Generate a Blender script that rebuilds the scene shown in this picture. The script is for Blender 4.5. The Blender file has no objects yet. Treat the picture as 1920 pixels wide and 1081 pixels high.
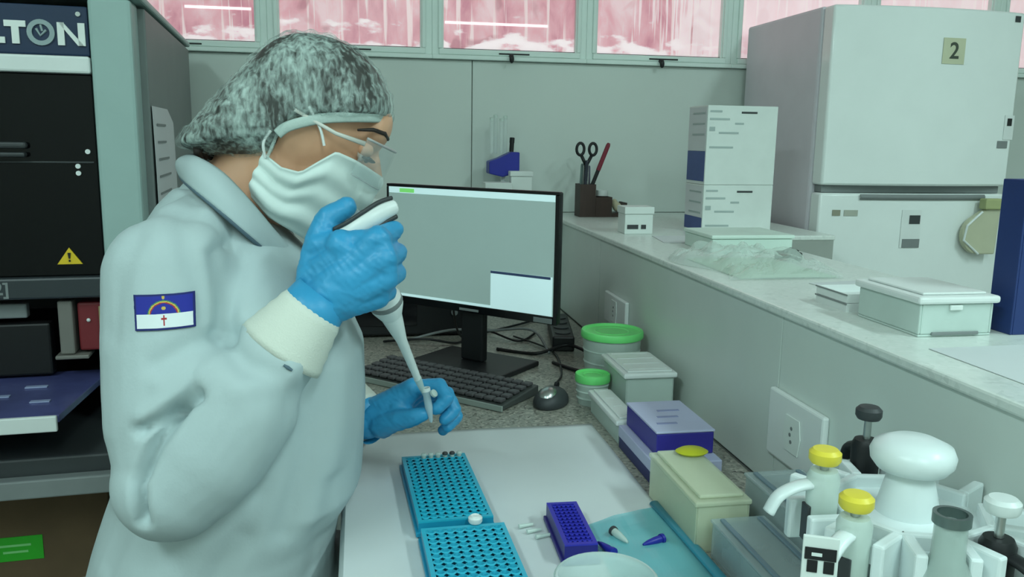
import bpy, bmesh, math, random
import numpy as np
from mathutils import Vector, Matrix, noise
from mathutils.bvhtree import BVHTree

# ------------------------------------------------------------------ camera, world, light, exposure
FPX, CX, CY = 1583.0, 960.0, 540.5
CAM = Vector((0.0, 0.0, 1.22))
YAW, PITCH, ROLL = map(math.radians, (10.3, 10.0, 0.9))
C_F = Vector((math.sin(YAW) * math.cos(PITCH), math.cos(YAW) * math.cos(PITCH), -math.sin(PITCH)))
_r0 = Vector((math.cos(YAW), -math.sin(YAW), 0))
_u0 = _r0.cross(C_F)
C_R = _r0 * math.cos(ROLL) + _u0 * math.sin(ROLL)
C_U = _u0 * math.cos(ROLL) - _r0 * math.sin(ROLL)
scn = bpy.context.scene
COL = scn.collection
cd = bpy.data.cameras.new('camera')
cd.sensor_width = 36.0
cd.lens = FPX / 1920.0 * 36.0
cd.clip_start = 0.02
cam = bpy.data.objects.new('camera', cd)
COL.objects.link(cam)
m3 = Matrix((C_R, C_U, -C_F)).transposed()
cam.matrix_world = Matrix.Translation(CAM) @ m3.to_4x4()
scn.camera = cam

scn.view_settings.view_transform = 'Standard'
scn.view_settings.look = 'None'
scn.view_settings.gamma = 1.0
scn.view_settings.use_curve_mapping = False
scn.view_settings.exposure = 0.14
LAMP_W = 27.0                       # power of each ceiling lamp
LAMP_COL = (0.75, 1.0, 0.985)

world = bpy.data.worlds.new('overcast_daylight')
scn.world = world
world.use_nodes = True
wb = world.node_tree.nodes['Background']
wb.inputs[0].default_value = (0.80, 0.92, 1.0, 1)
wb.inputs[1].default_value = 0.9

def at(px, py, Y):
    """the point at depth Y that the photograph shows at (px, py)"""
    d = C_F + C_R * ((px - CX) / FPX) - C_U * ((py - CY) / FPX)
    t = (Y - CAM.y) / d.y
    return CAM + d * t
def onz(px, py, z):
    d = C_F + C_R * ((px - CX) / FPX) - C_U * ((py - CY) / FPX)
    return CAM + d * ((z - CAM.z) / d.z)
def onx(px, py, x):
    d = C_F + C_R * ((px - CX) / FPX) - C_U * ((py - CY) / FPX)
    return CAM + d * ((x - CAM.x) / d.x)

rnd = random.Random(7)

# ------------------------------------------------------------------ materials
def lin(c):
    return tuple((v / 255 / 12.92) if v / 255 <= 0.04045 else ((v / 255 + 0.055) / 1.055) ** 2.4 for v in c)
MATS = {}
def mat(name, rgb, rough=0.5, metal=0.0, var=0.06, scale=12.0, bump=0.0, bscale=60.0, alpha=1.0,
        trans=0.0, ior=1.45, coat=0.0, emit=None, estr=0.0, spec=0.5, stretch=None, sss=0.0):
    if name in MATS: return MATS[name]
    m = bpy.data.materials.new(name); m.use_nodes = True
    nt = m.node_tree; b = nt.nodes['Principled BSDF']
    c = lin(rgb)
    tc = nt.nodes.new('ShaderNodeTexCoord')
    src = tc.outputs['Object']
    if stretch:
        mp = nt.nodes.new('ShaderNodeMapping'); mp.inputs['Scale'].default_value = stretch
        nt.links.new(src, mp.inputs[0]); src = mp.outputs[0]
    n = nt.nodes.new('ShaderNodeTexNoise'); n.inputs['Scale'].default_value = scale; n.inputs['Detail'].default_value = 4
    nt.links.new(src, n.inputs['Vector'])
    rp = nt.nodes.new('ShaderNodeValToRGB')
    rp.color_ramp.elements[0].position = 0.3; rp.color_ramp.elements[1].position = 0.7
    rp.color_ramp.elements[0].color = (*[v * (1 - var) for v in c], 1)
    rp.color_ramp.elements[1].color = (*[min(1, v * (1 + var)) for v in c], 1)
    nt.links.new(n.outputs['Fac'], rp.inputs[0]); nt.links.new(rp.outputs[0], b.inputs['Base Color'])
    b.inputs['Roughness'].default_value = rough; b.inputs['Metallic'].default_value = metal
    b.inputs['Alpha'].default_value = alpha
    b.inputs['Transmission Weight'].default_value = trans; b.inputs['IOR'].default_value = ior
    b.inputs['Coat Weight'].default_value = coat
    b.inputs['Specular IOR Level'].default_value = spec
    if sss:
        b.inputs['Subsurface Weight'].default_value = sss
        b.inputs['Subsurface Radius'].default_value = (0.01, 0.004, 0.002)
    if emit:
        b.inputs['Emission Color'].default_value = (*lin(emit), 1); b.inputs['Emission Strength'].default_value = estr
    if bump:
        n2 = nt.nodes.new('ShaderNodeTexNoise'); n2.inputs['Scale'].default_value = bscale; n2.inputs['Detail'].default_value = 3
        nt.links.new(src, n2.inputs['Vector'])
        bp = nt.nodes.new('ShaderNodeBump'); bp.inputs['Strength'].default_value = bump; bp.inputs['Distance'].default_value = 0.002
        nt.links.new(n2.outputs['Fac'], bp.inputs['Height']); nt.links.new(bp.outputs[0], b.inputs['Normal'])
    MATS[name] = m
    return m

def granite(name, base, specks, rough=0.35, scale=260):
    m = mat(name, base, rough); nt = m.node_tree; b = nt.nodes['Principled BSDF']
    tc = nt.nodes['Texture Coordinate']
    v = nt.nodes.new('ShaderNodeTexVoronoi'); v.inputs['Scale'].default_value = scale
    n = nt.nodes.new('ShaderNodeTexNoise'); n.inputs['Scale'].default_value = scale * 0.55; n.inputs['Detail'].default_value = 5
    nt.links.new(tc.outputs['Object'], v.inputs['Vector']); nt.links.new(tc.outputs['Object'], n.inputs['Vector'])
    r = nt.nodes.new('ShaderNodeValToRGB'); r.color_ramp.interpolation = 'LINEAR'
    els = r.color_ramp.elements
    els[0].position = 0.0; els[0].color = (*lin(specks[0]), 1)
    els[1].position = 1.0; els[1].color = (*lin(specks[-1]), 1)
    for i, s in enumerate(specks[1:-1]):
        e = els.new(0.35 + 0.3 * i / max(1, len(specks) - 3)); e.color = (*lin(s), 1)
    mx = nt.nodes.new('ShaderNodeMix'); mx.data_type = 'RGBA'; mx.blend_type = 'MIX'
    sep = nt.nodes.new('ShaderNodeSeparateColor'); nt.links.new(v.outputs['Color'], sep.inputs[0])
    nt.links.new(sep.outputs[0], r.inputs[0])
    r2 = nt.nodes.new('ShaderNodeValToRGB'); r2.color_ramp.elements[0].position = 0.42; r2.color_ramp.elements[1].position = 0.6
    nt.links.new(n.outputs['Fac'], r2.inputs[0])
    nt.links.new(r2.outputs[0], mx.inputs['Factor'])
    nt.links.new(r.outputs[0], mx.inputs['A']); mx.inputs['B'].default_value = (*lin(base), 1)
    nt.links.new(mx.outputs['Result'], b.inputs['Base Color'])
    return m

# ------------------------------------------------------------------ object helpers
def wm(o):
    if o is None: return Matrix.Identity(4)
    return wm(o.parent) @ o.matrix_parent_inverse @ o.matrix_basis if o.parent else o.matrix_basis.copy()
def tag(o, label=None, cat=None, group=None, kind=None):
    if label: o['label'] = label
    if cat: o['category'] = cat
    if group: o['group'] = group
    if kind: o['kind'] = kind
    return o
def empty(name, loc=(0, 0, 0), rz=0.0):
    o = bpy.data.objects.new(name, None); o.empty_display_size = 0.05
    COL.objects.link(o); o.location = loc; o.rotation_euler = (0, 0, rz)
    return o
def thing(name, label, cat, loc=(0, 0, 0), rz=0.0, group=None):
    return tag(empty(name, loc, rz), label, cat, group)
def copy_tree(o, parent=None):
    c = o.copy(); COL.objects.link(c)
    if parent: c.parent = parent; c.matrix_parent_inverse = o.matrix_parent_inverse.copy()
    for ch in list(o.children): copy_tree(ch, c)
    return c

class MB:
    def __init__(s): s.v = []; s.f = []; s.mi = []
    def add(s, vs, fs, mi=0):
        o = len(s.v); s.v += [Vector(p) for p in vs]
        s.f += [tuple(i + o for i in f) for f in fs]; s.mi += [mi] * len(fs)
        return s
    def box(s, lo, hi, M=None, mi=0):
        x0, y0, z0 = lo; x1, y1, z1 = hi
        vs = [Vector(p) for p in ((x0,y0,z0),(x1,y0,z0),(x1,y1,z0),(x0,y1,z0),(x0,y0,z1),(x1,y0,z1),(x1,y1,z1),(x0,y1,z1))]
        if M: vs = [M @ p for p in vs]
        return s.add(vs, [(0,3,2,1),(4,5,6,7),(0,1,5,4),(1,2,6,5),(2,3,7,6),(3,0,4,7)], mi)
    def bbox(s, lo, hi, b=0.003, M=None, mi=0):
        """box with chamfered edges"""
        lo = Vector(lo); hi = Vector(hi); b = min(b, min(hi - lo) * 0.45)
        bm = bmesh.new(); bmesh.ops.create_cube(bm, size=1)
        for v in bm.verts: v.co = Vector([(lo[i] + hi[i]) / 2 + v.co[i] * (hi[i] - lo[i]) for i in range(3)])
        bmesh.ops.bevel(bm, geom=list(bm.edges), offset=b, segments=2, affect='EDGES', profile=0.5)
        return s.bm(bm, M, mi)
    def bm(s, bm, M=None, mi=0):
        bm.verts.index_update()
        vs = [(M @ v.co) if M else v.co.copy() for v in bm.verts]
        s.add(vs, [tuple(v.index for v in f.verts) for f in bm.faces], mi); bm.free(); return s
    def tube(s, pts, rads, n=12, cap=True, mi=0, closed=False):
        """round or elliptical tube; rads number, list of numbers or list of (ra, rb)"""
        pts = [Vector(p) for p in pts]; N = len(pts)
        if not isinstance(rads, (list, tuple)): rads = [rads] * N
        ref = None; rings = []
        for i, p in enumerate(pts):
            if closed: t = pts[(i + 1) % N] - pts[i - 1]
            else: t = pts[min(i + 1, N - 1)] - pts[max(i - 1, 0)]
            t.normalize()
            if ref is None:
                ref = Vector((0, 0, 1)) if abs(t.z) < 0.9 else Vector((1, 0, 0))
            a = ref - t * ref.dot(t); a.normalize(); bb = t.cross(a); ref = a
            r = rads[i]; ra, rb = r if isinstance(r, (list, tuple)) else (r, r)
            rings.append([p + a * (ra * math.cos(2*math.pi*k/n)) + bb * (rb * math.sin(2*math.pi*k/n)) for k in range(n)])
        vs = [q for r in rings for q in r]; fs = []
        for i in range(N if closed else N - 1):
            j = (i + 1) % N
            for k in range(n): fs.append((i*n+k, i*n+(k+1)%n, j*n+(k+1)%n, j*n+k))
        if cap and not closed:
            fs.append(tuple(reversed(range(n)))); fs.append(tuple((N-1)*n+k for k in range(n)))
        return s.add(vs, fs, mi)
    def lathe(s, prof, c=(0, 0, 0), n=24, M=None, mi=0, sx=1.0, sy=1.0, close=False):
        """profile [(r, z)] turned about z at c"""
        c = Vector(c); vs = []; fs = []
        for r, z in prof:
            for k in range(n):
                a = 2*math.pi*k/n
                p = Vector((r*sx*math.cos(a), r*sy*math.sin(a), z))
                vs.append((M @ p) if M else (c + p))
        P = len(prof)
        for i in range(P if close else P - 1):
            j = (i + 1) % P
            for k in range(n): fs.append((i*n+k, i*n+(k+1)%n, j*n+(k+1)%n, j*n+k))
        if not close:
            if prof[0][0] > 1e-6: fs.append(tuple(reversed(range(n))))
            if prof[-1][0] > 1e-6: fs.append(tuple((P-1)*n+k for k in range(n)))
        return s.add(vs, fs, mi)
    def prism(s, poly, a, b, M=None, mi=0, axis=2):
        """polygon [(x,y)] extruded from a to b along an axis (2: xy poly, 1: xz poly, 0: yz poly)"""
        def pt(p, h):
            return {2: (p[0], p[1], h), 1: (p[0], h, p[1]), 0: (h, p[0], p[1])}[axis]
        n = len(poly); vs = [Vector(pt(p, a)) for p in poly] + [Vector(pt(p, b)) for p in poly]
        if M: vs = [M @ v for v in vs]
        fs = [tuple(reversed(range(n))), tuple(range(n, 2*n))] + [(i, (i+1)%n, n+(i+1)%n, n+i) for i in range(n)]
        return s.add(vs, fs, mi)
    def ball(s, c, r, n=16, mi=0, M=None):
        """ellipsoid; r number or (rx, ry, rz), M 3x3 rotation"""
        r = r if isinstance(r, (list, tuple)) else (r, r, r); c = Vector(c)
        bm = bmesh.new(); bmesh.ops.create_uvsphere(bm, u_segments=n, v_segments=max(6, n*2//3), radius=1)
        for v in bm.verts:
            p = Vector((v.co.x*r[0], v.co.y*r[1], v.co.z*r[2])); v.co = c + ((M @ p) if M else p)
        return s.bm(bm, None, mi)
    def grid(s, fn, nu, nv, mi=0, closeu=False):
        vs = [fn(i/(nu if closeu else nu-1), j/(nv-1)) for j in range(nv) for i in range(nu)]
        fs = [(j*nu+i, j*nu+(i+1)%nu, (j+1)*nu+(i+1)%nu, (j+1)*nu+i) for j in range(nv-1) for i in range(nu if closeu else nu-1)]
        return s.add(vs, fs, mi)
    def mesh(s, name):
        me = bpy.data.meshes.new(name); me.from_pydata([tuple(p) for p in s.v], [], s.f); me.update()
        bm = bmesh.new(); bm.from_mesh(me); bmesh.ops.recalc_face_normals(bm, faces=bm.faces); bm.to_mesh(me); bm.free()
        return me
    def build(s, name, m, parent=None, smooth=0, world=False, solid=0.0, bevel=0.0, sub=0):
        o = put(s.mesh(name), name, m, parent, smooth, world, solid, bevel, sub)
        if len(set(s.mi)) > 1: o.data.polygons.foreach_set('material_index', s.mi); o.data.update()
        return o
def put(me, name, m, parent=None, smooth=0, world=False, solid=0.0, bevel=0.0, sub=0):
    o = bpy.data.objects.new(name, me); COL.objects.link(o)
    me.materials.clear()
    for q in (m if isinstance(m, (list, tuple)) else [m]): me.materials.append(q)
    if smooth:
        me.polygons.foreach_set('use_smooth', [True] * len(me.polygons))
        if smooth < 180: me.set_sharp_from_angle(angle=math.radians(smooth))
    if parent:
        o.parent = parent
        if world: o.matrix_parent_inverse = wm(parent).inverted()
    if bevel:
        d = o.modifiers.new('bevel', 'BEVEL'); d.width = bevel; d.segments = 2; d.limit_method = 'ANGLE'
    if solid:
        d = o.modifiers.new('solid', 'SOLIDIFY'); d.thickness = solid; d.offset = 0
    if sub:
        d = o.modifiers.new('sub', 'SUBSURF'); d.levels = sub; d.render_levels = sub
    return o
def remesh(mb, voxel, smooth=4, factor=0.5):
    me = mb.mesh('tmp'); o = bpy.data.objects.new('tmp', me); COL.objects.link(o)
    r = o.modifiers.new('r', 'REMESH'); r.mode = 'VOXEL'; r.voxel_size = voxel
    if smooth:
        q = o.modifiers.new('s', 'SMOOTH'); q.iterations = smooth; q.factor = factor
    dg = bpy.context.evaluated_depsgraph_get()
    out = bpy.data.meshes.new_from_object(o.evaluated_get(dg))
    bpy.data.objects.remove(o); bpy.data.meshes.remove(me)
    return out
def text_mesh(body, size, M, extrude=0.0004, offset=0.0, align='CENTER'):
    cu = bpy.data.curves.new('t', 'FONT'); cu.body = body; cu.size = size; cu.extrude = extrude
    cu.offset = offset; cu.align_x = align; cu.align_y = 'CENTER'
    o = bpy.data.objects.new('t', cu); COL.objects.link(o)
    dg = bpy.context.evaluated_depsgraph_get()
    me = bpy.data.meshes.new_from_object(o.evaluated_get(dg))
    bpy.data.objects.remove(o); bpy.data.curves.remove(cu)
    me.transform(M); return me
def RZ(a): return Matrix.Rotation(a, 4, 'Z')
def frame(o, x, y):
    """4x4 frame at o with x along x and y near y"""
    x = Vector(x).normalized(); z = x.cross(Vector(y)).normalized(); y = z.cross(x)
    return Matrix.Translation(Vector(o)) @ Matrix((x, y, z)).transposed().to_4x4()
def axis_frame(o, zdir, xref=(1, 0, 0)):
    z = Vector(zdir).normalized(); x = Vector(xref); x = (x - z * x.dot(z)).normalized(); y = z.cross(x)
    return Matrix.Translation(Vector(o)) @ Matrix((x, y, z)).transposed().to_4x4()
def smooth_path(pts, n=8):
    """Catmull-Rom through points"""
    pts = [Vector(p) for p in pts]; out = []
    for i in range(len(pts) - 1):
        p0 = pts[max(i-1, 0)]; p1 = pts[i]; p2 = pts[i+1]; p3 = pts[min(i+2, len(pts)-1)]
        for k in range(n):
            t = k / n
            out.append(0.5*((2*p1)+(p2-p0)*t+(2*p0-5*p1+4*p2-p3)*t*t+(3*p1-p0-3*p2+p3)*t**3))
    out.append(pts[-1]); return out

# ------------------------------------------------------------------ material palette
M_wall   = mat('wall_paint', (214, 219, 212), 0.75, var=0.03)
M_tile   = mat('wall_tile', (204, 214, 208), 0.38, var=0.03, scale=3, bump=0.03, bscale=8)
M_tile2  = mat('partition_tile', (212, 222, 216), 0.34, var=0.05, scale=5, bump=0.03, bscale=8)
M_grout  = mat('grout', (160, 166, 160), 0.9)
M_floor  = mat('floor_tile', (120, 118, 112), 0.4, scale=4)
M_ceil   = mat('ceiling_paint', (225, 228, 224), 0.9)
M_ledge  = granite('ledge_stone', (220, 228, 222), [(208, 216, 210), (222, 229, 224), (228, 234, 229)], 0.28, 160)
M_bench  = granite('bench_granite', (150, 150, 140), [(70, 70, 66), (140, 138, 128), (196, 192, 180)], 0.3, 230)
M_alu    = mat('window_frame_paint', (224, 238, 232), 0.4, var=0.03)
M_black  = mat('black_plastic', (22, 24, 26), 0.45, var=0.15)
M_gloss  = mat('black_gloss', (12, 13, 16), 0.15, var=0.1)
M_dark   = mat('dark_grey_plastic', (58, 62, 64), 0.5)
M_mid    = mat('grey_plastic', (128, 134, 134), 0.5)
M_white  = mat('white_plastic', (226, 232, 230), 0.35, var=0.02)
M_card   = mat('white_card', (220, 228, 224), 0.65, var=0.03, scale=20)
M_paper  = mat('white_paper', (210, 216, 217), 0.85, var=0.025, scale=6, bump=0.15, bscale=9)
M_chrome = mat('brushed_metal', (190, 194, 192), 0.3, 1.0)
M_clear  = mat('clear_plastic', (225, 238, 235), 0.12, alpha=0.28, var=0.02)
M_frost  = mat('frosted_plastic', (215, 232, 224), 0.35, alpha=0.62, var=0.04)
M_blue   = mat('blue_plastic', (36, 44, 150), 0.4)

# ------------------------------------------------------------------ the setting
ZB = 0.75          # bench top
ZL = 1.005         # ledge top
XP = 0.556         # partition face
YB = 2.492         # back wall face
ZS = 1.443         # underside of the window frames
X0, X1, Y0, ZC = -2.0, 2.9, -2.2, 2.75

def struct(mb, name, m, parent=None, **k):
    o = mb.build(name, m, parent, **k)
    if parent is None: o['kind'] = 'structure'
    return o
struct(MB().box((X0 - .1, Y0 - .1, -0.1), (X1 + .1, YB + .15, 0)), 'floor', M_floor)
struct(MB().box((X0 - .1, Y0 - .1, ZC), (X1 + .1, YB + .15, ZC + .1)), 'ceiling', M_ceil)
struct(MB().box((X0 - .1, Y0, 0), (X0, YB + .15, ZC)), 'wall_left', M_wall)
struct(MB().box((X1, Y0, 0), (X1 + .1, YB + .15, ZC)), 'wall_right', M_wall)
struct(MB().box((X0, Y0 - .1, 0), (X1, Y0, ZC)), 'wall_front', M_wall)
wbk = struct(MB().box((X0, YB + .008, 0), (X1, YB + .15, ZS)).box((X0, YB + .008, 2.10), (X1, YB + .15, ZC)), 'wall_back', M_grout)
xs = [X0, -1.434, -0.554, 0.326, 1.206, 2.086, X1]
for a, b in zip(xs[:-1], xs[1:]):
    for z0, z1 in ((0, ZL), (ZL, ZS)):
        MB().bbox((a + .0012, YB, z0 + .001), (b - .0012, YB + .0085, z1 - .001), .0012).build('tile', M_tile, wbk)
# windows ------------------------------------------------------------
def pane_material():
    m = bpy.data.materials.new('pink_film_glass'); m.use_nodes = True
    nt = m.node_tree; b = nt.nodes['Principled BSDF']; N = nt.nodes; L = nt.links
    geo = N.new('ShaderNodeNewGeometry'); sep = N.new('ShaderNodeSeparateXYZ'); L.new(geo.outputs['Position'], sep.inputs[0])
    def nz(scale, st, det=4, dist=0.0):
        mp = N.new('ShaderNodeMapping'); mp.inputs['Scale'].default_value = st; L.new(geo.outputs['Position'], mp.inputs[0])
        t = N.new('ShaderNodeTexNoise'); t.inputs['Scale'].default_value = scale; t.inputs['Detail'].default_value = det
        t.inputs['Distortion'].default_value = dist
        L.new(mp.outputs[0], t.inputs['Vector']); return t.outputs['Fac']
    def ramp(x, stops):
        r = N.new('ShaderNodeValToRGB'); e = r.color_ramp.elements
        e[0].position, e[0].color = stops[0][0], (*stops[0][1], 1); e[1].position, e[1].color = stops[-1][0], (*stops[-1][1], 1)
        for p, c in stops[1:-1]:
            q = e.new(p); q.color = (*c, 1)
        L.new(x, r.inputs[0]); return r.outputs[0]
    def mixc(f, a, c):
        x = N.new('ShaderNodeMix'); x.data_type = 'RGBA'; L.new(f, x.inputs['Factor'])
        L.new(a, x.inputs['A'])
        if isinstance(c, tuple): x.inputs['B'].default_value = (*c, 1)
        else: L.new(c, x.inputs['B'])
        return x.outputs['Result']
    def math2(op, a, c):
        x = N.new('ShaderNodeMath'); x.operation = op
        for i, q in enumerate((a, c)):
            if isinstance(q, (int, float)): x.inputs[i].default_value = q
            else: L.new(q, x.inputs[i])
        return x.outputs[0]
    W = (1, 1, 1); K = (0, 0, 0)
    base = ramp(nz(7, (1.6, 1, .9), 6, 0.4), [(0.34, lin((200, 130, 146))), (0.5, lin((222, 164, 174))), (0.64, lin((236, 198, 204)))])
    strk = ramp(nz(26, (2.2, 1, .10), 3), [(0.56, K), (0.62, W)])
    base = mixc(strk, base, lin((238, 205, 208)))
    dark = ramp(nz(11, (1, 1, .8), 2, 0.6), [(0.60, K), (0.68, (0.6, .6, .6))])
    base = mixc(dark, base, lin((180, 118, 130)))
    # light blotches, gathering near the bottom of the panes
    low = math2('SUBTRACT', 1.53, sep.outputs['Z'])
    low = math2('MULTIPLY', low, 3.2)
    blo = math2('ADD', nz(14, (.7, 1, 1.6), 5), low)
    base = mixc(ramp(blo, [(0.57, K), (0.66, W)]), base, lin((252, 232, 236)))
    # white upright strips towards the right hand panes
    xr = math2('MULTIPLY', math2('SUBTRACT', sep.outputs['X'], 0.80), 1.1)
    st2 = math2('ADD', nz(30, (3.2, 1, .12), 3), xr)
    st2 = math2('MINIMUM', st2, 0.655)
    base = mixc(ramp(st2, [(0.60, K), (0.68, W)]), base, lin((250, 226, 230)))
    L.new(base, b.inputs['Base Color']); L.new(base, b.inputs['Emission Color'])
    b.inputs['Emission Strength'].default_value = 0.45; b.inputs['Roughness'].default_value = 0.15
    return m
M_pane = pane_material()
M_reflection = mat('painted_tube_reflection', (240, 236, 236), .2, emit=(250, 240, 242), estr=.75)  # painted glow, imitates a fluorescent tube mirrored in the glass
ZG0, ZG1 = 1.472, 2.06
for i in range(-4, 7):
    cx = -0.0165 + 0.4525 * i
    gx0, gx1 = cx - 0.197, cx + 0.197
    w = tag(empty(f'window_{i+5}', (cx, YB, ZS)), kind='structure')
    fr = MB()
    fo0, fo1 = cx - .2262, cx + .2262
    fr.bbox((fo0, YB - .018, ZS), (fo1, YB + .05, ZS + .012), .002)                     # sill rail
    fr.bbox((fo0, YB - .006, ZS + .012), (gx0 + .004, YB + .05, 2.10), .002)
    fr.bbox((gx1 - .004, YB - .006, ZS + .012), (fo1, YB + .05, 2.10), .002)
    fr.bbox((gx0, YB - .006, 2.06), (gx1, YB + .05, 2.10), .002)
    fr.build('window_frame', M_alu, w, world=True)
    sash = MB()
    sash.bbox((gx0 - .010, YB - .014, ZS + .0125), (gx1 + .010, YB + .03, ZG0), .003)
    sash.bbox((gx0 - .012, YB - .012, ZG0), (gx0, YB + .03, ZG1), .003)
    sash.bbox((gx1, YB - .012, ZG0), (gx1 + .012, YB + .03, ZG1), .003)
    sash.build('sash', M_alu, w, world=True)
    MB().box((gx0 - .001, YB + .012, ZG0 - .001), (gx1 + .001, YB + .017, ZG1)).build('pane', M_pane, w, world=True)
    MB().box((gx0, YB + .0015, ZG0 - .0005), (gx1, YB + .012, ZG0 + .003)).box((gx1 - .003, YB + .0015, ZG0 + .003), (gx1 - .0002, YB + .012, ZG1)).build('painted_shadow_line', M_dark, w, world=True)  # dark strips imitate the fine shadow line at the pane's bottom and right edge
    lt = MB()
    lt.tube([(cx, YB - .014, ZS + .012), (cx, YB - .030, ZS + .012)], .006, 10)
    lt.ball((cx, YB - .032, ZS + .004), (.007, .006, .012), 10)
    lt.bbox((cx - .035, YB - .0165, ZS + .017), (cx + .055, YB - .0138, ZS + .021), .001)
    lt.build('latch', M_black, w, world=True)
# glowing strips on two panes that stand in for reflected lamp tubes
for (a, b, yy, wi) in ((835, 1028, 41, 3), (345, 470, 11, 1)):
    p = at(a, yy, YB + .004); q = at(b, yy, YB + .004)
    MB().box((p.x, YB + .0105, p.z - .0035), (q.x, YB + .0118, p.z + .0035)).build('tube_reflection', M_reflection, bpy.data.objects['window_6' if wi == 3 else 'window_4'], world=True)

# ceiling lamps -------------------------------------------------------
M_tube = mat('lamp_tube', (240, 250, 248), 0.4, emit=(225, 250, 245), estr=2.0)
def ceiling_lamp(x, y, where):
    t = thing('ceiling_lamp', 'white twin tube ceiling lamp ' + where, 'lamp', (x, y, ZC), 0, 'ceiling lamps')
    MB().bbox((-.14, -.62, -.05), (.14, .62, 0), .006).build('housing', M_white, t)
    for s in (-1, 1):
        MB().tube([(s*.06, -.58, -.068), (s*.06, .58, -.068)], .014, 12).build('lamp_tube', M_tube, t)
    ld = bpy.data.lights.new('lamp_light', 'AREA'); ld.shape = 'RECTANGLE'; ld.size = .26; ld.size_y = 1.2
    ld.energy = LAMP_W; ld.color = LAMP_COL
    lo = bpy.data.objects.new('lamp_light', ld); COL.objects.link(lo); lo.parent = t; lo.location = (0, 0, -.09)
for x, y, where in ((1.75, -0.25, 'on the refrigerator side of the room'), (0.40, -1.50, 'near the front wall over the aisle'), (-1.15, -0.60, 'on the left side of the room by the wall')):
    ceiling_lamp(x, y, where)

# bench, partition and ledge ------------------------------------------
XE = -0.023
bt = thing('laboratory_bench', 'speckled grey granite bench top running along the tiled partition', 'bench', (0.27, 1.0, 0))
MB().bbox((XE, -0.6, ZB - .03), (XP - .001, 2.285, ZB), .004).build('worktop', M_bench, bt, world=True)
MB().bbox((XE + .004, -0.6, ZB - .075), (XE + .03, 2.285, ZB - .0305), .003).build('front_apron', M_bench, bt, world=True)
for y in (-.55, 0.35, 2.0):
    MB().box((XE + .05, y, 0), (XP - .01, y + .04, ZB - .031)).build('support_panel', M_tile2, bt, world=True)

wp = struct(MB().box((XP + .008, -0.6, 0), (0.88, 1.85, ZL - .012)).box((XP + .008, 1.85, 0), (1.12, YB - .001, ZL - .012)).box((-.34, 2.298, 0), (XP + .008, YB - .001, ZL - .012)), 'wall_partition', M_grout)
jy = [-0.6, 0.146, 1.024, 1.903, 2.29]
for a, b in zip(jy[:-1], jy[1:]):
    MB().bbox((XP, a + .001, ZB + .001), (XP + .0085, b - .001, ZL - .0125), .001).build('tile', M_tile2, wp)
    MB().bbox((XP, a + .001, 0), (XP + .0085, b - .001, ZB - .031), .001).build('tile', M_tile2, wp)
for a, b in ((-.34, .3), (.3, XP)):
    MB().bbox((a + .001, 2.29, 0), (b - .001, 2.2985, ZL - .0125), .001).build('tile', M_tile2, wp)
lg = thing('counter_ledge', 'pale stone ledge slab on top of the partition and along the back wall', 'counter', (.7, 1.5, ZL - .012))
MB().prism([(XP - .006, -.6), (.885, -.6), (.885, 1.85), (1.125, 1.85), (1.125, YB - .001), (-.34, YB - .001), (-.34, 2.284), (XP - .006, 2.284)], ZL - .012, ZL).build('slab', M_ledge, lg, world=True, bevel=.003)

# ------------------------------------------------------------------ pipetting robot at the left
M_mframe = mat('machine_grey_green_paint', (158, 184, 180), 0.42, var=0.03)
M_mside  = mat('machine_side_panel_grey', (122, 130, 128), 0.5, var=0.03)
M_mint   = mat('machine_interior', (14, 15, 17), 0.5)
M_smoke  = mat('smoked_door', (6, 7, 9), 0.12, var=0.1, spec=0.3)
M_navy   = mat('navy_enamel', (28, 48, 78), 0.4)
M_cream  = mat('letter_white', (232, 238, 234), 0.5)
M_yellow = mat('warning_yellow', (222, 190, 40), 0.5)
M_tray   = mat('tray_blue', (76, 80, 130), 0.25, var=0.25, scale=9)
M_redp   = mat('dull_red_plastic', (118, 36, 42), 0.5)
MA = math.radians(4.9)
mc = thing('pipetting_robot', 'tall grey laboratory machine with dark smoked door and navy nameplate', 'machine', (-.376, 1.58, 0.70), MA)
ZM = 0.70
def mz(z): return z - ZM
MW = 1.15       # machine width, runs off to the left
DP = .815
MB().bbox((-.068, 0, mz(.705)), (0, .07, mz(1.443)), .006).build('front_post', M_mframe, mc)
MB().bbox((-MW, 0, mz(.705)), (-MW + .068, .07, mz(1.443)), .006).build('front_post', M_mframe, mc)
MB().bbox((-.004, .0705, mz(.705)), (.012, DP, mz(1.438)), .003).build('side_panel', M_mside, mc)
MB().bbox((-MW - .012, .0705, mz(.705)), (-MW + .004, DP, mz(1.438)), .003).build('side_panel', M_mside, mc)
MB().bbox((-MW + .005, DP - .02, mz(.705)), (-.005, DP, mz(1.42)), .003).build('back_panel', M_mint, mc)
MB().bbox((-MW - .012, -.002, mz(1.4435)), (.016, DP, mz(1.456)), .004).build('top_cover', M_mframe, mc)
np_ = MB().bbox((-MW + .069, .004, mz(1.347)), (-.069, .03, mz(1.428)), .003).build('nameplate', M_navy, mc)
MB().bbox((-MW + .069, -.004, mz(1.318)), (-.069, .05, mz(1.3465)), .004).build('header_strip', M_white, mc)
def letter(polys, holes=False):
    mb = MB()
    for p in polys: mb.prism(p, .0005, .0045, axis=1)
    mb.build('letter', M_cream, np_)
zb, zt = mz(1.3635), mz(1.4005); th = .0105
h = zt - zb
def L_(x): return [[(x, zb), (x + .030, zb), (x + .030, zb + th*.95), (x + th, zb + th*.95), (x + th, zt), (x, zt)]]
def T_(x): return [[(x + .0105, zb), (x + .0215, zb), (x + .0215, zt - th*.95), (x + .032, zt - th*.95), (x + .032, zt), (x, zt), (x, zt - th*.95), (x + .0105, zt - th*.95)]]
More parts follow.
